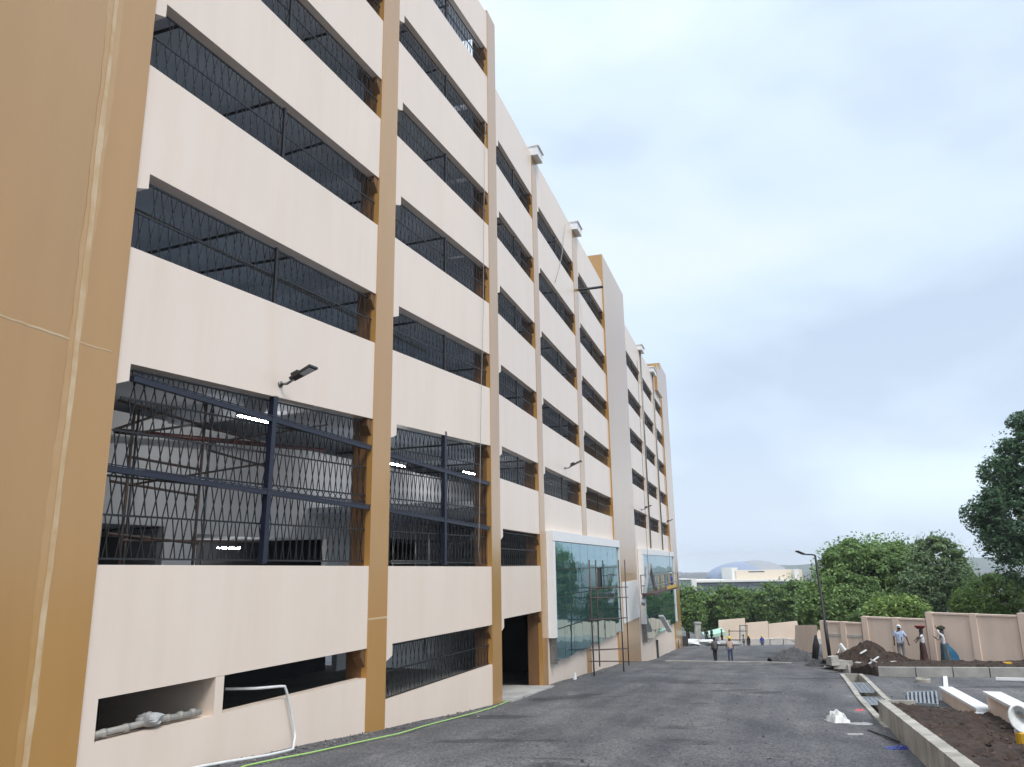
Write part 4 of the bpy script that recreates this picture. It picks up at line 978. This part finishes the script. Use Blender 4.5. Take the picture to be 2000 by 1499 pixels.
b.prism([WF.pt(*WF.pick(*p), -3.0) for p in [(1366, 1239.5), (1404, 1230), (1404, 1233.5), (1366, 1240)]], (0.2, 2.6, 0.25)); solo('tarp_shelter', b, 'green_tarp', 'pale green tarpaulin stretched low at the far end', 'tarpaulin')
for i, (x, y, m_, lab) in enumerate(((1345, 1256, 'white_plastic', 'white sacks piled beside the far end pillar'), (1378, 1257, 'white_plastic', 'white sacks piled under the green tarpaulin'), (1420, 1259, 'dirt_white', 'pale bundle heaped in front of the far cream panel'), (1405, 1263, 'rubble', 'low pale rubble strip in front of the bundles'))):
    p = at(x, y + 6, 93.0); solo('sack_pile', lump(p, 1.5 if i < 3 else 2.8, 0.8, 0.75 if i < 3 else 0.3, 40 + i, rough=0.25), m_, lab, 'sacks', 'pale piles at the far end')
b = MB(); b.box(at(1334, 1255, 90.0), (0.9, 0.8, 1.3), 0.2); solo('dark_crate', b, 'cloth_dark', 'dark crate standing at the foot of the end pillar', 'crate')
# hand rails
hr = thing('hand_rail', 'thin pale tubular rail before the grey plinth', 'railing', at(1530, 1270, 97))
for x in (1504, 1530, 1553):
    b = MB(); b.tube([at(x, 1274, 97), at(x, 1249, 97)], 0.06, 6); obj('post', b, 'steel', hr)
b = MB(); b.tube([at(1503, 1248, 97), at(1530, 1247, 97), at(1545, 1250, 97), at(1555, 1256, 97)], 0.06, 6); obj('rail', b, 'steel', hr)
# thin scaffold tower before the far panel
ft = thing('far_scaffold', 'thin dark scaffold tower in front of the far cream panels', 'scaffold', at(1450, 1268, 98))
for x in (1424, 1445, 1459):
    b = MB(); b.tube([at(x, 1268, 98), at(x, 1222 if x > 1430 else 1230, 98)], 0.05, 6); obj('upright', b, 'rusty_pipe', ft)
for y in (1222, 1233, 1250):
    b = MB(); b.tube([at(1444 if y < 1230 else 1422, y, 98), at(1460, y, 98)], 0.05, 6); obj('ledger', b, 'rusty_pipe', ft)
b = MB(); b.prism([at(1446, 1223, 98.4), at(1453, 1223, 98.4), at(1453, 1248, 98.4), at(1446, 1248, 98.4)], (0, 0.1, 0)); obj('sheet', b, 'white_plastic', ft)
# pale line of the concrete edge across the yard
pts = [ground(x, y, 0.0) for x, y in ((1300, 1293), (1350, 1293.5), (1400, 1294.5), (1470, 1295.5), (1545, 1297))]
b = MB()
for a, c_ in zip(pts[:-1], pts[1:]): b.bar(a + (0, 0, 0.03), c_ + (0, 0, 0.03), 0.30, 0.10)
solo('edge_strip', b, 'concrete', 'long low concrete edge strip across the asphalt where two people stand', 'kerb')
b = MB(); b.tube([at(1592, 1287, 50), at(1594, 1262, 50), at(1593, 1241, 50)], [0.20, 0.22, 0.07], 8); solo('rolled_tarp', b, 'cloth_black', 'dark rolled cover leaning against the end of the stepped wall', 'cover', smooth=True)

# ------------------------------------------------------------------ people
def skinmesh(name, V, E, R, m, parent, sub=1):
    me = bpy.data.meshes.new(name); me.from_pydata([tuple(v) for v in V], E, [])
    o = bpy.data.objects.new(name, me); COL.objects.link(o)
    md = o.modifiers.new('skin', 'SKIN'); md.use_smooth_shade = True
    sk = me.skin_vertices[0].data
    for i, r in enumerate(R):
        sk[i].radius = (r, r) if not hasattr(r, '__len__') else r
        sk[i].use_root = (i == 0)
    s = o.modifiers.new('sub', 'SUBSURF'); s.levels = sub; s.render_levels = sub
    me.materials.append(M[m]); o.parent = parent; ORIG[o.name] = ORIG[parent.name]
    return o
def person(label, loc, face, h, shirt, lower, lowmat, head, headmat, arms=None, stride=0.06, sleeve=0.55, group='people on the building site', fingers=True):
    root = thing('person', label, 'person', loc, group); root.rotation_euler = (0, 0, face); k = h / 1.7; root.scale = (k, k, k)
    ORIG[root.name] = np.zeros(3)
    V = [(0, 0, .94), (0, 0, 1.10), (0, .01, 1.30), (0, 0, 1.45), (0, .015, 1.53), (0, .02, 1.61), (0, .01, 1.67), (0, .11, 1.57)]
    R = [.13, .12, (.15, .11), .05, .065, .085, .06, .018]
    E = [(0, 1), (1, 2), (2, 3), (3, 4), (4, 5), (5, 6), (4, 7)]
    arms = arms or {}
    sh = {}; legs = {}
    for sg, nm in ((-1, 'l'), (1, 'r')):
        A = arms.get(nm, [(sg * .24, -.02, 1.10), (sg * .26, .06, .86)])
        i0 = len(V); V.append((sg * .17, 0, 1.38)); R.append(.062); E.append((2, i0))
        V.append(A[0]); R.append(.043); E.append((i0, i0 + 1))
        V.append(A[1]); R.append(.030); E.append((i0 + 1, i0 + 2))
        d = Vector(A[1]) - Vector(A[0]); d.normalize(); pm = Vector(A[1]) + d * .06
        V.append(tuple(pm)); R.append((.036, .02)); E.append((i0 + 2, i0 + 3))
        if fingers:
            sd = d.cross(Vector((0, 1, 0))); sd = sd.normalized() if sd.length > .1 else Vector((1, 0, 0))
            for f_, L_ in ((-.027, .065), (-.009, .08), (.009, .076), (.027, .058)):
                j = len(V); V.append(tuple(pm + sd * f_ * 1.1 + d * .035)); R.append(.0085); V.append(tuple(pm + sd * f_ * 1.2 + d * (.035 + L_) + Vector((0, .012, 0)))); R.append(.007); E += [(i0 + 3, j), (j, j + 1)]
            j = len(V); V.append(tuple(pm - sd * .045 - d * .01)); R.append(.010); V.append(tuple(pm - sd * .06 + d * .035)); R.append(.008); E += [(i0 + 3, j), (j, j + 1)]
        sh[nm] = ((sg * .17, 0, 1.38), A[0], A[1])
        st = stride * sg
        i1 = len(V); V += [(sg * .09, 0, .88), (sg * .10, .02 + st * .6, .49), (sg * .10, -.03 + st, .09), (sg * .115, .12 + st, .035)]
        R += [.088, .058, .042, .034]; E += [(0, i1), (i1, i1 + 1), (i1 + 1, i1 + 2), (i1 + 2, i1 + 3)]
        legs[nm] = ((sg * .09, 0, .88), (sg * .10, .02 + st * .6, .49), (sg * .10, -.03 + st, .10))
    skinmesh('body', V, E, R, 'skin_brown', root)
    # shirt
    V = [(0, 0, 1.08), (0, 0, .86), (0, .01, 1.28), (0, 0, 1.40)]; R = [(.165, .125), (.175, .13), (.175, .13), .085]; E = [(0, 1), (0, 2), (2, 3)]
    for nm in 'lr':
        s0, el, wr = sh[nm]; i0 = len(V); V.append(s0); R.append(.082); E.append((2, i0))
        p1 = Vector(s0).lerp(Vector(el), min(1, sleeve * 1.6)); V.append(tuple(p1)); R.append(.066); E.append((i0, i0 + 1))
        if sleeve > .7: V.append(tuple(Vector(el).lerp(Vector(wr), .8))); R.append(.05); E.append((i0 + 1, i0 + 2))
    skinmesh('shirt', V, E, R, shirt, root)
    if lower == 'trousers':
        V = [(0, 0, .93)]; R = [(.155, .125)]; E = []
        for nm in 'lr':
            a, b_, c_ = legs[nm]; i0 = len(V); V += [a, b_, c_]; R += [.105, .082, .068]; E += [(0, i0), (i0, i0 + 1), (i0 + 1, i0 + 2)]
        skinmesh('trousers', V, E, R, lowmat, root)
    else:
        b = MB(); n = 18; prof = [(.14, 1.02), (.175, .88), (.19, .70), (.20, .45), (.225, .20), (.245, .05)]
        for (r, z) in prof:
            for j in range(n): t = 2 * math.pi * j / n; f_ = 1 + .10 * math.sin(5 * t) * (1 - z); b.v.append((r * f_ * math.cos(t), r * f_ * math.sin(t) * .85, z))
        for i in range(len(prof) - 1):
            for j in range(n): b.f.append((i * n + j, (i + 1) * n + j, (i + 1) * n + (j + 1) % n, i * n + (j + 1) % n)); b.m.append(0)
        obj('skirt', b, lowmat, root, smooth=True)
    b = MB()
    if head == 'cap':
        b.lathe((0, .01, 1.60), [(.098, -.01), (.11, .03), (.105, .07), (.08, .115), (.03, .135)], 14); b.lathe((0, .02, 1.605), [(.12, -.015), (.135, .0), (.12, .015)], 14)
        obj('headgear', b, headmat, root, smooth=True)
    elif head == 'helmet':
        b.lathe((0, .01, 1.60), [(.135, 0), (.125, .03), (.12, .08), (.09, .13), (.03, .15)], 14); obj('headgear', b, headmat, root, smooth=True)
    elif head == 'scarf':
        b.lathe((0, -.01, 1.30), [(.16, 0), (.13, .08), (.10, .16), (.105, .25), (.112, .32), (.09, .38), (.03, .41)], 14, sy=.95); obj('headscarf', b, headmat, root, smooth=True)
    if head in ('hair', 'cap', 'helmet'):
        b = MB(); b.lathe((0, -.012, 1.52), [(.07, 0), (.092, .05), (.098, .10), (.085, .15), (.04, .185)], 12); obj('hair', b, 'hair_black', root, smooth=True)
    return root
def face_px(px, Y, toward_cam=False): return 0.0
YP = 42.0
pm_ = at(1763, 1291, YP)
person('man in white cap, light blue shirt and grey trousers standing on the earth', pm_, math.radians(-25), 1.74, 'cloth_lightblue', 'trousers', 'cloth_grey', 'cap', 'cloth_white', stride=0.05, sleeve=0.6,
       arms={'l': [(-.27, -.03, 1.12), (-.27, .02, .86)], 'r': [(.30, -.02, 1.12), (.36, .02, .88)]})
pw_ = at(1806, 1292, YP)
person('woman in white top and maroon skirt carrying a red basin on her head', pw_, math.radians(80), 1.58, 'cloth_white', 'skirt', 'cloth_maroon', 'scarf', 'cloth_dark', sleeve=0.5,
       arms={'l': [(-.2, .18, 1.25), (-.14, .28, 1.10)], 'r': [(.2, .15, 1.22), (.15, .28, 1.12)]})
zt = pw_[2] + 1.58 / 1.7 * 1.70
b = MB(); b.lathe((pw_[0] - 0.02, pw_[1], zt), [(.12, 0), (.20, .06), (.265, .16), (.275, .175), (.25, .17), (.10, .07)], 18); solo('basin', b, 'basin_red', 'dark red basin carried on the head of the woman in white', 'basin', smooth=True)
pt_ = at(1847, 1294, YP)
person('woman in white top and teal skirt steadying a green bundle on her head', pt_, math.radians(75), 1.60, 'cloth_white', 'skirt', 'cloth_teal', 'scarf', 'cloth_darkgrey', sleeve=0.75,
       arms={'l': [(-.24, .20, 1.52), (-.16, .26, 1.78)], 'r': [(.22, .16, 1.15), (.14, .30, 1.25)]})
zt = pt_[2] + 1.60; solo('head_bundle', lump((pt_[0], pt_[1], zt - 0.02), .20, .18, .22, 12), 'bundle_green', 'dark green bundle carried on a head beside the raised arm', 'bundle')
b = MB(); q0 = pt_ + np.array([0.12, -0.1, 0.92]); n = 6
A_ = [lerp(q0, pt_ + np.array([0.28, -0.1, 0.12]), t) for t in np.linspace(0, 1, n)]; B_ = [lerp(q0 + np.array([0.05, 0, 0.05]), pt_ + np.array([0.85, -0.05, 0.10]), t) + np.array([0, 0.05 * math.sin(9 * t), 0]) for t in np.linspace(0, 1, n)]
b.add(A_ + B_, [(i, i + 1, n + i + 1, n + i) for i in range(n - 1)]); b.add([p + np.array([0, .03, 0]) for p in A_ + B_], [(n + i, n + i + 1, i + 1, i) for i in range(n - 1)])
solo('trailing_cloth', b, 'cloth_blue', 'bright blue cloth trailing behind the woman in the teal skirt', 'cloth', smooth=True)
for x, y, hpx, lab, sh_, lw, hd, hm, fc in ((1399, 1293.5, 39, 'person in grey shirt and black trousers on the concrete edge strip', 'cloth_darkgrey', 'cloth_black', 'hair', 'hair_black', 20),
                                      (1429, 1294, 42, 'person in yellow helmet, orange vest and jeans on the concrete edge strip', 'cloth_orange', 'denim', 'helmet', 'helmet_yellow', 160)):
    g_ = ground(x, y + 0.5); Yp = g_[1] + 0.15; g_ = np.array([g_[0], Yp, at(x, y, Yp)[2]]); person(lab, g_, math.radians(fc), max(1.5, hpx / 1551 * Yp), sh_, 'trousers', lw, hd, hm, fingers=False)
for x, y, lab, sh_, lw, hd, hm in ((1454, 1269, 'distant person in grey green shirt left of the pair', 'cloth_grey', 'cloth_grey', 'hair', 'hair_black'), (1464, 1270, 'distant person in dark clothes with yellow helmet', 'cloth_dark', 'cloth_darkgrey', 'helmet', 'helmet_yellow'),
                                   (1490, 1271, 'distant person in blue overalls before the grey plinth', 'overall_blue', 'denim', 'helmet', 'helmet_yellow'), (1411, 1258, 'distant person in dark shirt beside the far cream panel', 'cloth_darkgrey', 'cloth_black', 'hair', 'hair_black'),
                                   (1391, 1256, 'distant person in black under the green tarpaulin', 'cloth_black', 'cloth_black', 'hair', 'hair_black'), (1381, 1258, 'distant person in dark clothes by the white sacks', 'cloth_black', 'cloth_dark', 'hair', 'hair_black')):
    person(lab, at(x, y, 96.0), random.Random(x).uniform(0, 6), 1.68, sh_, 'trousers', lw, hd, hm, fingers=False)
s_, z_ = WB.pick(1314, 1152, -1.6); person('worker in bright blue on the hanging work platform', WB.pt(s_ - 1.0, z0 * 0 + WB.pick(1314, 1163, -1.6)[1] + 0.12, -1.6), 1.0, 1.75, 'overall_blue', 'trousers', 'overall_blue', 'helmet', 'cloth_white', fingers=False)

# ------------------------------------------------------------------ trees
def tree(name, label, base, crowns, nleaf, size, m, group, trunk_r=0.25, seed=1, flat=0.55, clumps=60, cr=(0.16, 0.30)):
    """crowns: list of (centre, (rx,ry,rz)); leaves fill clumps spread through the crown volume"""
    rg = np.random.default_rng(seed)
    root = thing(name, label, 'tree', base, group)
    vol = np.array([c[1][0] * c[1][1] * c[1][2] for c in crowns]); cnt = np.maximum(6, (clumps * vol / vol.sum()).astype(int))
    C, RR = [], []
    for (c, r), k in zip(crowns, cnt):
        d = rg.normal(size=(k, 3)); d /= np.linalg.norm(d, axis=1)[:, None]
        rad = rg.uniform(0.35, 1.0, size=(k, 1)) ** 0.5
        C.append(np.array(c) + d * rad * np.array(r) * 0.88); RR.append(rg.uniform(cr[0], cr[1], size=k) * min(r))
    C = np.concatenate(C); RR = np.concatenate(RR)
    w = RR ** 2; w /= w.sum(); idx = rg.choice(len(C), size=nleaf, p=w)
    d = rg.normal(size=(nleaf, 3)); d /= np.linalg.norm(d, axis=1)[:, None]
    off = d * (rg.uniform(0.15, 1.0, size=(nleaf, 1)) ** 0.45) * RR[idx][:, None] * np.array([1.25, 1.25, 0.7])
    P = C[idx] + off
    k_ = nleaf // 6; ci = rg.integers(0, len(crowns), size=k_); dd_ = rg.normal(size=(k_, 3)); dd_ /= np.linalg.norm(dd_, axis=1)[:, None]
    P[:k_] = np.array([crowns[i][0] for i in ci]) + dd_ * np.array([crowns[i][1] for i in ci]) * (rg.uniform(0.5, 1.12, size=(k_, 1)))   # loose twigs outside the clumps
    nrm = d * 0.35 + np.array([0, 0, flat]) + rg.normal(size=(nleaf, 3)) * 0.45; nrm /= np.linalg.norm(nrm, axis=1)[:, None]
    a = np.cross(nrm, rg.normal(size=(nleaf, 3))); a /= np.linalg.norm(a, axis=1)[:, None]; bb = np.cross(nrm, a)
    sz = size * rg.uniform(0.6, 1.35, size=(nleaf, 1))
    V = np.stack([P - a * sz, P - bb * sz * 0.45 + nrm * sz * .12, P + a * sz, P + bb * sz * 0.45 + nrm * sz * .12], axis=1).reshape(-1, 3) - np.array(base)
    me = bpy.data.meshes.new('crown'); me.vertices.add(nleaf * 4); me.vertices.foreach_set('co', V.astype(np.float32).ravel())
    me.loops.add(nleaf * 4); me.loops.foreach_set('vertex_index', np.arange(nleaf * 4, dtype=np.int32))
    me.polygons.add(nleaf); me.polygons.foreach_set('loop_start', np.arange(0, nleaf * 4, 4, dtype=np.int32))
    me.update(calc_edges=True); me.materials.append(M[m])
    o = bpy.data.objects.new('crown', me); COL.objects.link(o); o.parent = root
    b = MB(); c0 = np.array(crowns[0][0]); base = np.array(base, float)
    top = np.array([c0[0], c0[1], c0[2] + crowns[0][1][2] * 0.3]); mid = lerp(base, top, 0.5) + np.array([rg.uniform(-.3, .3), 0, 0])
    b.tube([base - (0, 0, .5), base + (top - base) * 0.25, mid, top], [trunk_r * 1.2, trunk_r, trunk_r * .75, trunk_r * .3], 8)
    for i in rg.choice(len(C), size=min(22, len(C)), replace=False):
        st = lerp(base, top, rg.uniform(0.3, 0.9)); md = lerp(st, C[i], 0.5) + np.array([0, 0, rg.uniform(0, .4)])
        b.tube([st, md, C[i]], [trunk_r * .4, trunk_r * .25, trunk_r * .08], 5)
    obj('trunk', b, 'bark', root, smooth=True)
    return root
def px_crown(x, y, Y, rx, ry, dy=None):
    k = Y / 1551.0; return (at(x, y, Y), (rx * k, (dy or rx * 0.8) * k, ry * k))
def gbase(x, Y): p = at(x, 1150, Y); return np.array([p[0], Y, gz(Y)])
tree('broad_tree', 'large dense green tree behind the stepped wall right of the lamp', gbase(1680, 66), [px_crown(1690, 1120, 66, 95, 72), px_crown(1625, 1165, 65, 62, 55), px_crown(1752, 1122, 67, 72, 74), px_crown(1680, 1190, 63, 120, 45), px_crown(1600, 1185, 64, 44, 42), px_crown(1790, 1170, 64, 60, 50)], 110000, 0.15, 'leaf_mid', 'trees behind the stepped wall', 0.35, 2, clumps=560, cr=(.08, .24))
tree('feathery_tree', 'taller feathery grey green tree right of the large dense tree', gbase(1830, 62), [px_crown(1835, 1110, 62, 62, 66), px_crown(1870, 1150, 61, 52, 48), px_crown(1800, 1160, 61, 48, 50)], 36000, 0.13, 'leaf_grey', 'trees behind the stepped wall', 0.2, 3, clumps=240, cr=(.08, .22))
tree('low_tree', 'low bright green tree over the right part of the stepped wall', gbase(1950, 56), [px_crown(1950, 1170, 56, 75, 48), px_crown(1900, 1185, 55, 40, 36)], 30000, 0.13, 'leaf_light', 'trees behind the stepped wall', 0.16, 4, clumps=160, cr=(.1, .26))
tree('low_tree', 'low bright green shrub tree rising just behind the middle of the stepped wall', gbase(1770, 54), [px_crown(1765, 1192, 54, 48, 30), px_crown(1720, 1196, 54, 32, 24)], 12000, 0.15, 'leaf_light', 'trees behind the stepped wall', 0.12, 5, clumps=50)
tree('dark_tree', 'tall dark tree leaning in at the right edge', gbase(2040, 52), [px_crown(2030, 930, 52, 100, 110), px_crown(1985, 1010, 51, 78, 80), px_crown(1920, 1010, 52, 40, 36), px_crown(2015, 1110, 51, 66, 60), px_crown(1952, 925, 52, 40, 36), px_crown(2005, 825, 52, 36, 22), px_crown(1960, 1060, 51, 50, 40)], 60000, 0.13, 'leaf_dark', 'trees behind the stepped wall', 0.4, 6, clumps=300, cr=(.10, .25))
hed = [(1338, 1182, 118, 34, 42), (1378, 1188, 122, 36, 40), (1420, 1182, 119, 38, 40), (1462, 1190, 121, 36, 40), (1505, 1182, 117, 40, 42), (1548, 1176, 115, 40, 48), (1590, 1185, 112, 36, 44)]
words = ['beside the end pillar', 'second from the end pillar', 'above the left far panel', 'above the middle far panel', 'above the right far panel', 'left of the lamp post', 'behind the lamp post']
for i, (x, y, Y, rx, ry) in enumerate(hed):
    tree('hedge_tree', 'dark green tree in the far row, ' + words[i], gbase(x, Y), [px_crown(x, y, Y, rx, ry), px_crown(x + 14, y + 22, Y - 1, rx * .8, ry * .7)], 15000, 0.25, 'leaf_far', 'far row of trees below the dome', 0.25, 20 + i, clumps=110, cr=(.14, .28))
for i, (x, Y, y, rx, ry) in enumerate(((1662, 108, 1118, 42, 58), (1716, 112, 1112, 46, 62))):
    tree('tall_tree', ['tall green tree far behind the large dense tree, mirrored in the glass', 'second tall green tree far behind the large dense tree, towards the feathery one'][i], gbase(x, Y), [px_crown(x, y, Y, rx, ry), px_crown(x + 8, y + 50, Y, rx * 1.1, ry * .8)], 16000, 0.26, 'leaf_far', 'trees behind the stepped wall', 0.3, 50 + i, clumps=90, cr=(.12, .28))

# ------------------------------------------------------------------ arena with the dome, far houses, hills
YD = 480.0
ar = thing('domed_arena', 'beige arena with a shallow blue grey dome behind the trees', 'arena', at(1460, 1160, YD))
ctr = at(1457, 1131, YD + 30); rad = 76 / 1551 * (YD + 30); hd = at(1457, 1097, YD + 30)[2] - ctr[2]
b = MB(); prof = []
for i in range(13):
    t = i / 12 * math.pi / 2; prof.append((rad * math.cos(t) + 0.01, hd * math.sin(t)))
b.lathe(ctr, prof, 48); obj('dome', b, 'dome_blue', ar, smooth=True)
b = MB(); b.lathe(ctr + np.array([6, -3, 0.6]), [(r * 0.82, z) for r, z in prof[3:]], 48); obj('dome_ridge', b, 'dome_grey', ar, smooth=True)
def fbox(x0, x1, y0, y1, Y, dep, m, name, parent):
    p, q = at(x0, y1, Y), at(x1, y0, Y); b = MB(); b.hexa([(p[0], Y, p[2]), (q[0], Y, p[2]), (q[0], Y + dep, p[2]), (p[0], Y + dep, p[2])], [(p[0], Y, q[2]), (q[0], Y, q[2]), (q[0], Y + dep, q[2]), (p[0], Y + dep, q[2])]); return obj(name, b, m, parent)
fbox(1439, 1566, 1113, 1136, YD - 10, 25, 'arena_beige', 'upper_block', ar); fbox(1431, 1440, 1109, 1136, YD - 9, 24, 'arena_white', 'stair_tower', ar)
fbox(1462, 1493, 1115.5, 1118, YD - 10.2, 0.15, 'far_glass', 'louvre', ar); fbox(1553, 1560, 1112, 1130, YD - 14, 4, 'arena_white', 'fin', ar)
fbox(1353, 1562, 1131, 1138, YD - 18, 40, 'arena_white', 'roof_slab', ar); fbox(1357, 1556, 1138.2, 1165, YD - 14, 34, 'far_grey', 'lower_block', ar)
for y0, y1 in ((1141, 1146), (1150, 1155)):
    for k in range(9): fbox(1362 + k * 21, 1381 + k * 21, y0, y1, YD - 14.3, 0.2, 'far_glass', 'window', ar)
fbox(1353, 1360, 1131, 1165, YD - 19, 6, 'arena_white', 'corner_pier', ar)
hb = thing('far_house', 'small grey flat-roofed house left of the arena', 'house', at(1340, 1165, 430))
fbox(1330, 1350, 1133, 1165, 430, 14, 'far_grey', 'wall', hb)
for j in range(3):
    for k in range(4): fbox(1332 + k * 4.5, 1335 + k * 4.5, 1137 + j * 5, 1140 + j * 5, 429.8, 0.15, 'far_glass', 'window', hb)
fbox(1329, 1351, 1131, 1133, 429, 16, 'arena_white', 'roof', hb)
for i, (x0, x1, y0) in enumerate(((1326, 1331, 1117), (1334, 1340, 1122), (1343, 1347, 1119), (1349, 1354, 1124))):
    t_ = thing('far_tower', ['leftmost faint tower block on the horizon', 'second faint tower block on the horizon', 'third faint tower block on the horizon', 'faint tower block nearest the arena roof'][i], 'tower', at((x0 + x1) / 2, 1140, 1600), 'faint towers on the horizon')
    fbox(x0, x1, y0, 1140, 1600, 12, 'far_grey', 'wall', t_)
b = MB(); n = 60; xs = np.linspace(-600, 3200, n)
for i in range(n):
    x = 1500 + (i / (n - 1)) * 1200; t = (x - 1930) / 160.0; yy = 1103 - 15 * math.exp(-t * t) + 1.5 * math.sin(x * .05)
    p = at(x, yy, 1900); b.v.append(tuple(p)); p2 = at(x, 1130, 1650); b.v.append((p2[0], 1650.0, -28.0)); b.v.append((p[0], 2200.0, -28.0))
for i in range(n - 1):
    b.f.append((3 * i, 3 * i + 1, 3 * i + 4, 3 * i + 3)); b.f.append((3 * i, 3 * i + 3, 3 * i + 5, 3 * i + 2)); b.m += [0, 0]
struct('hills', b, 'hill_green', smooth=True)

# ------------------------------------------------------------------ the haze of the air
b = MB(); b.hexa([(-2500, -400, -32), (2500, -400, -32), (3300, 2700, -32), (-3300, 2700, -32)], [(-2500, -400, 26), (2500, -400, 26), (3300, 2700, 26), (-3300, 2700, 26)])
hm = bpy.data.materials.new('haze_air'); hm.use_nodes = True; nt = hm.node_tree; nt.nodes.clear()
ou = nt.nodes.new('ShaderNodeOutputMaterial'); pv = nt.nodes.new('ShaderNodeVolumePrincipled'); pv.inputs['Color'].default_value = (0.96, 0.98, 1.0, 1); pv.inputs['Density'].default_value = 0.0003; pv.inputs['Anisotropy'].default_value = 0.2
nt.links.new(pv.outputs['Volume'], ou.inputs['Volume']); M['haze_air'] = hm
o = obj('haze', b, 'haze_air', origin=(0, 0, 0)); props(o, kind='stuff')
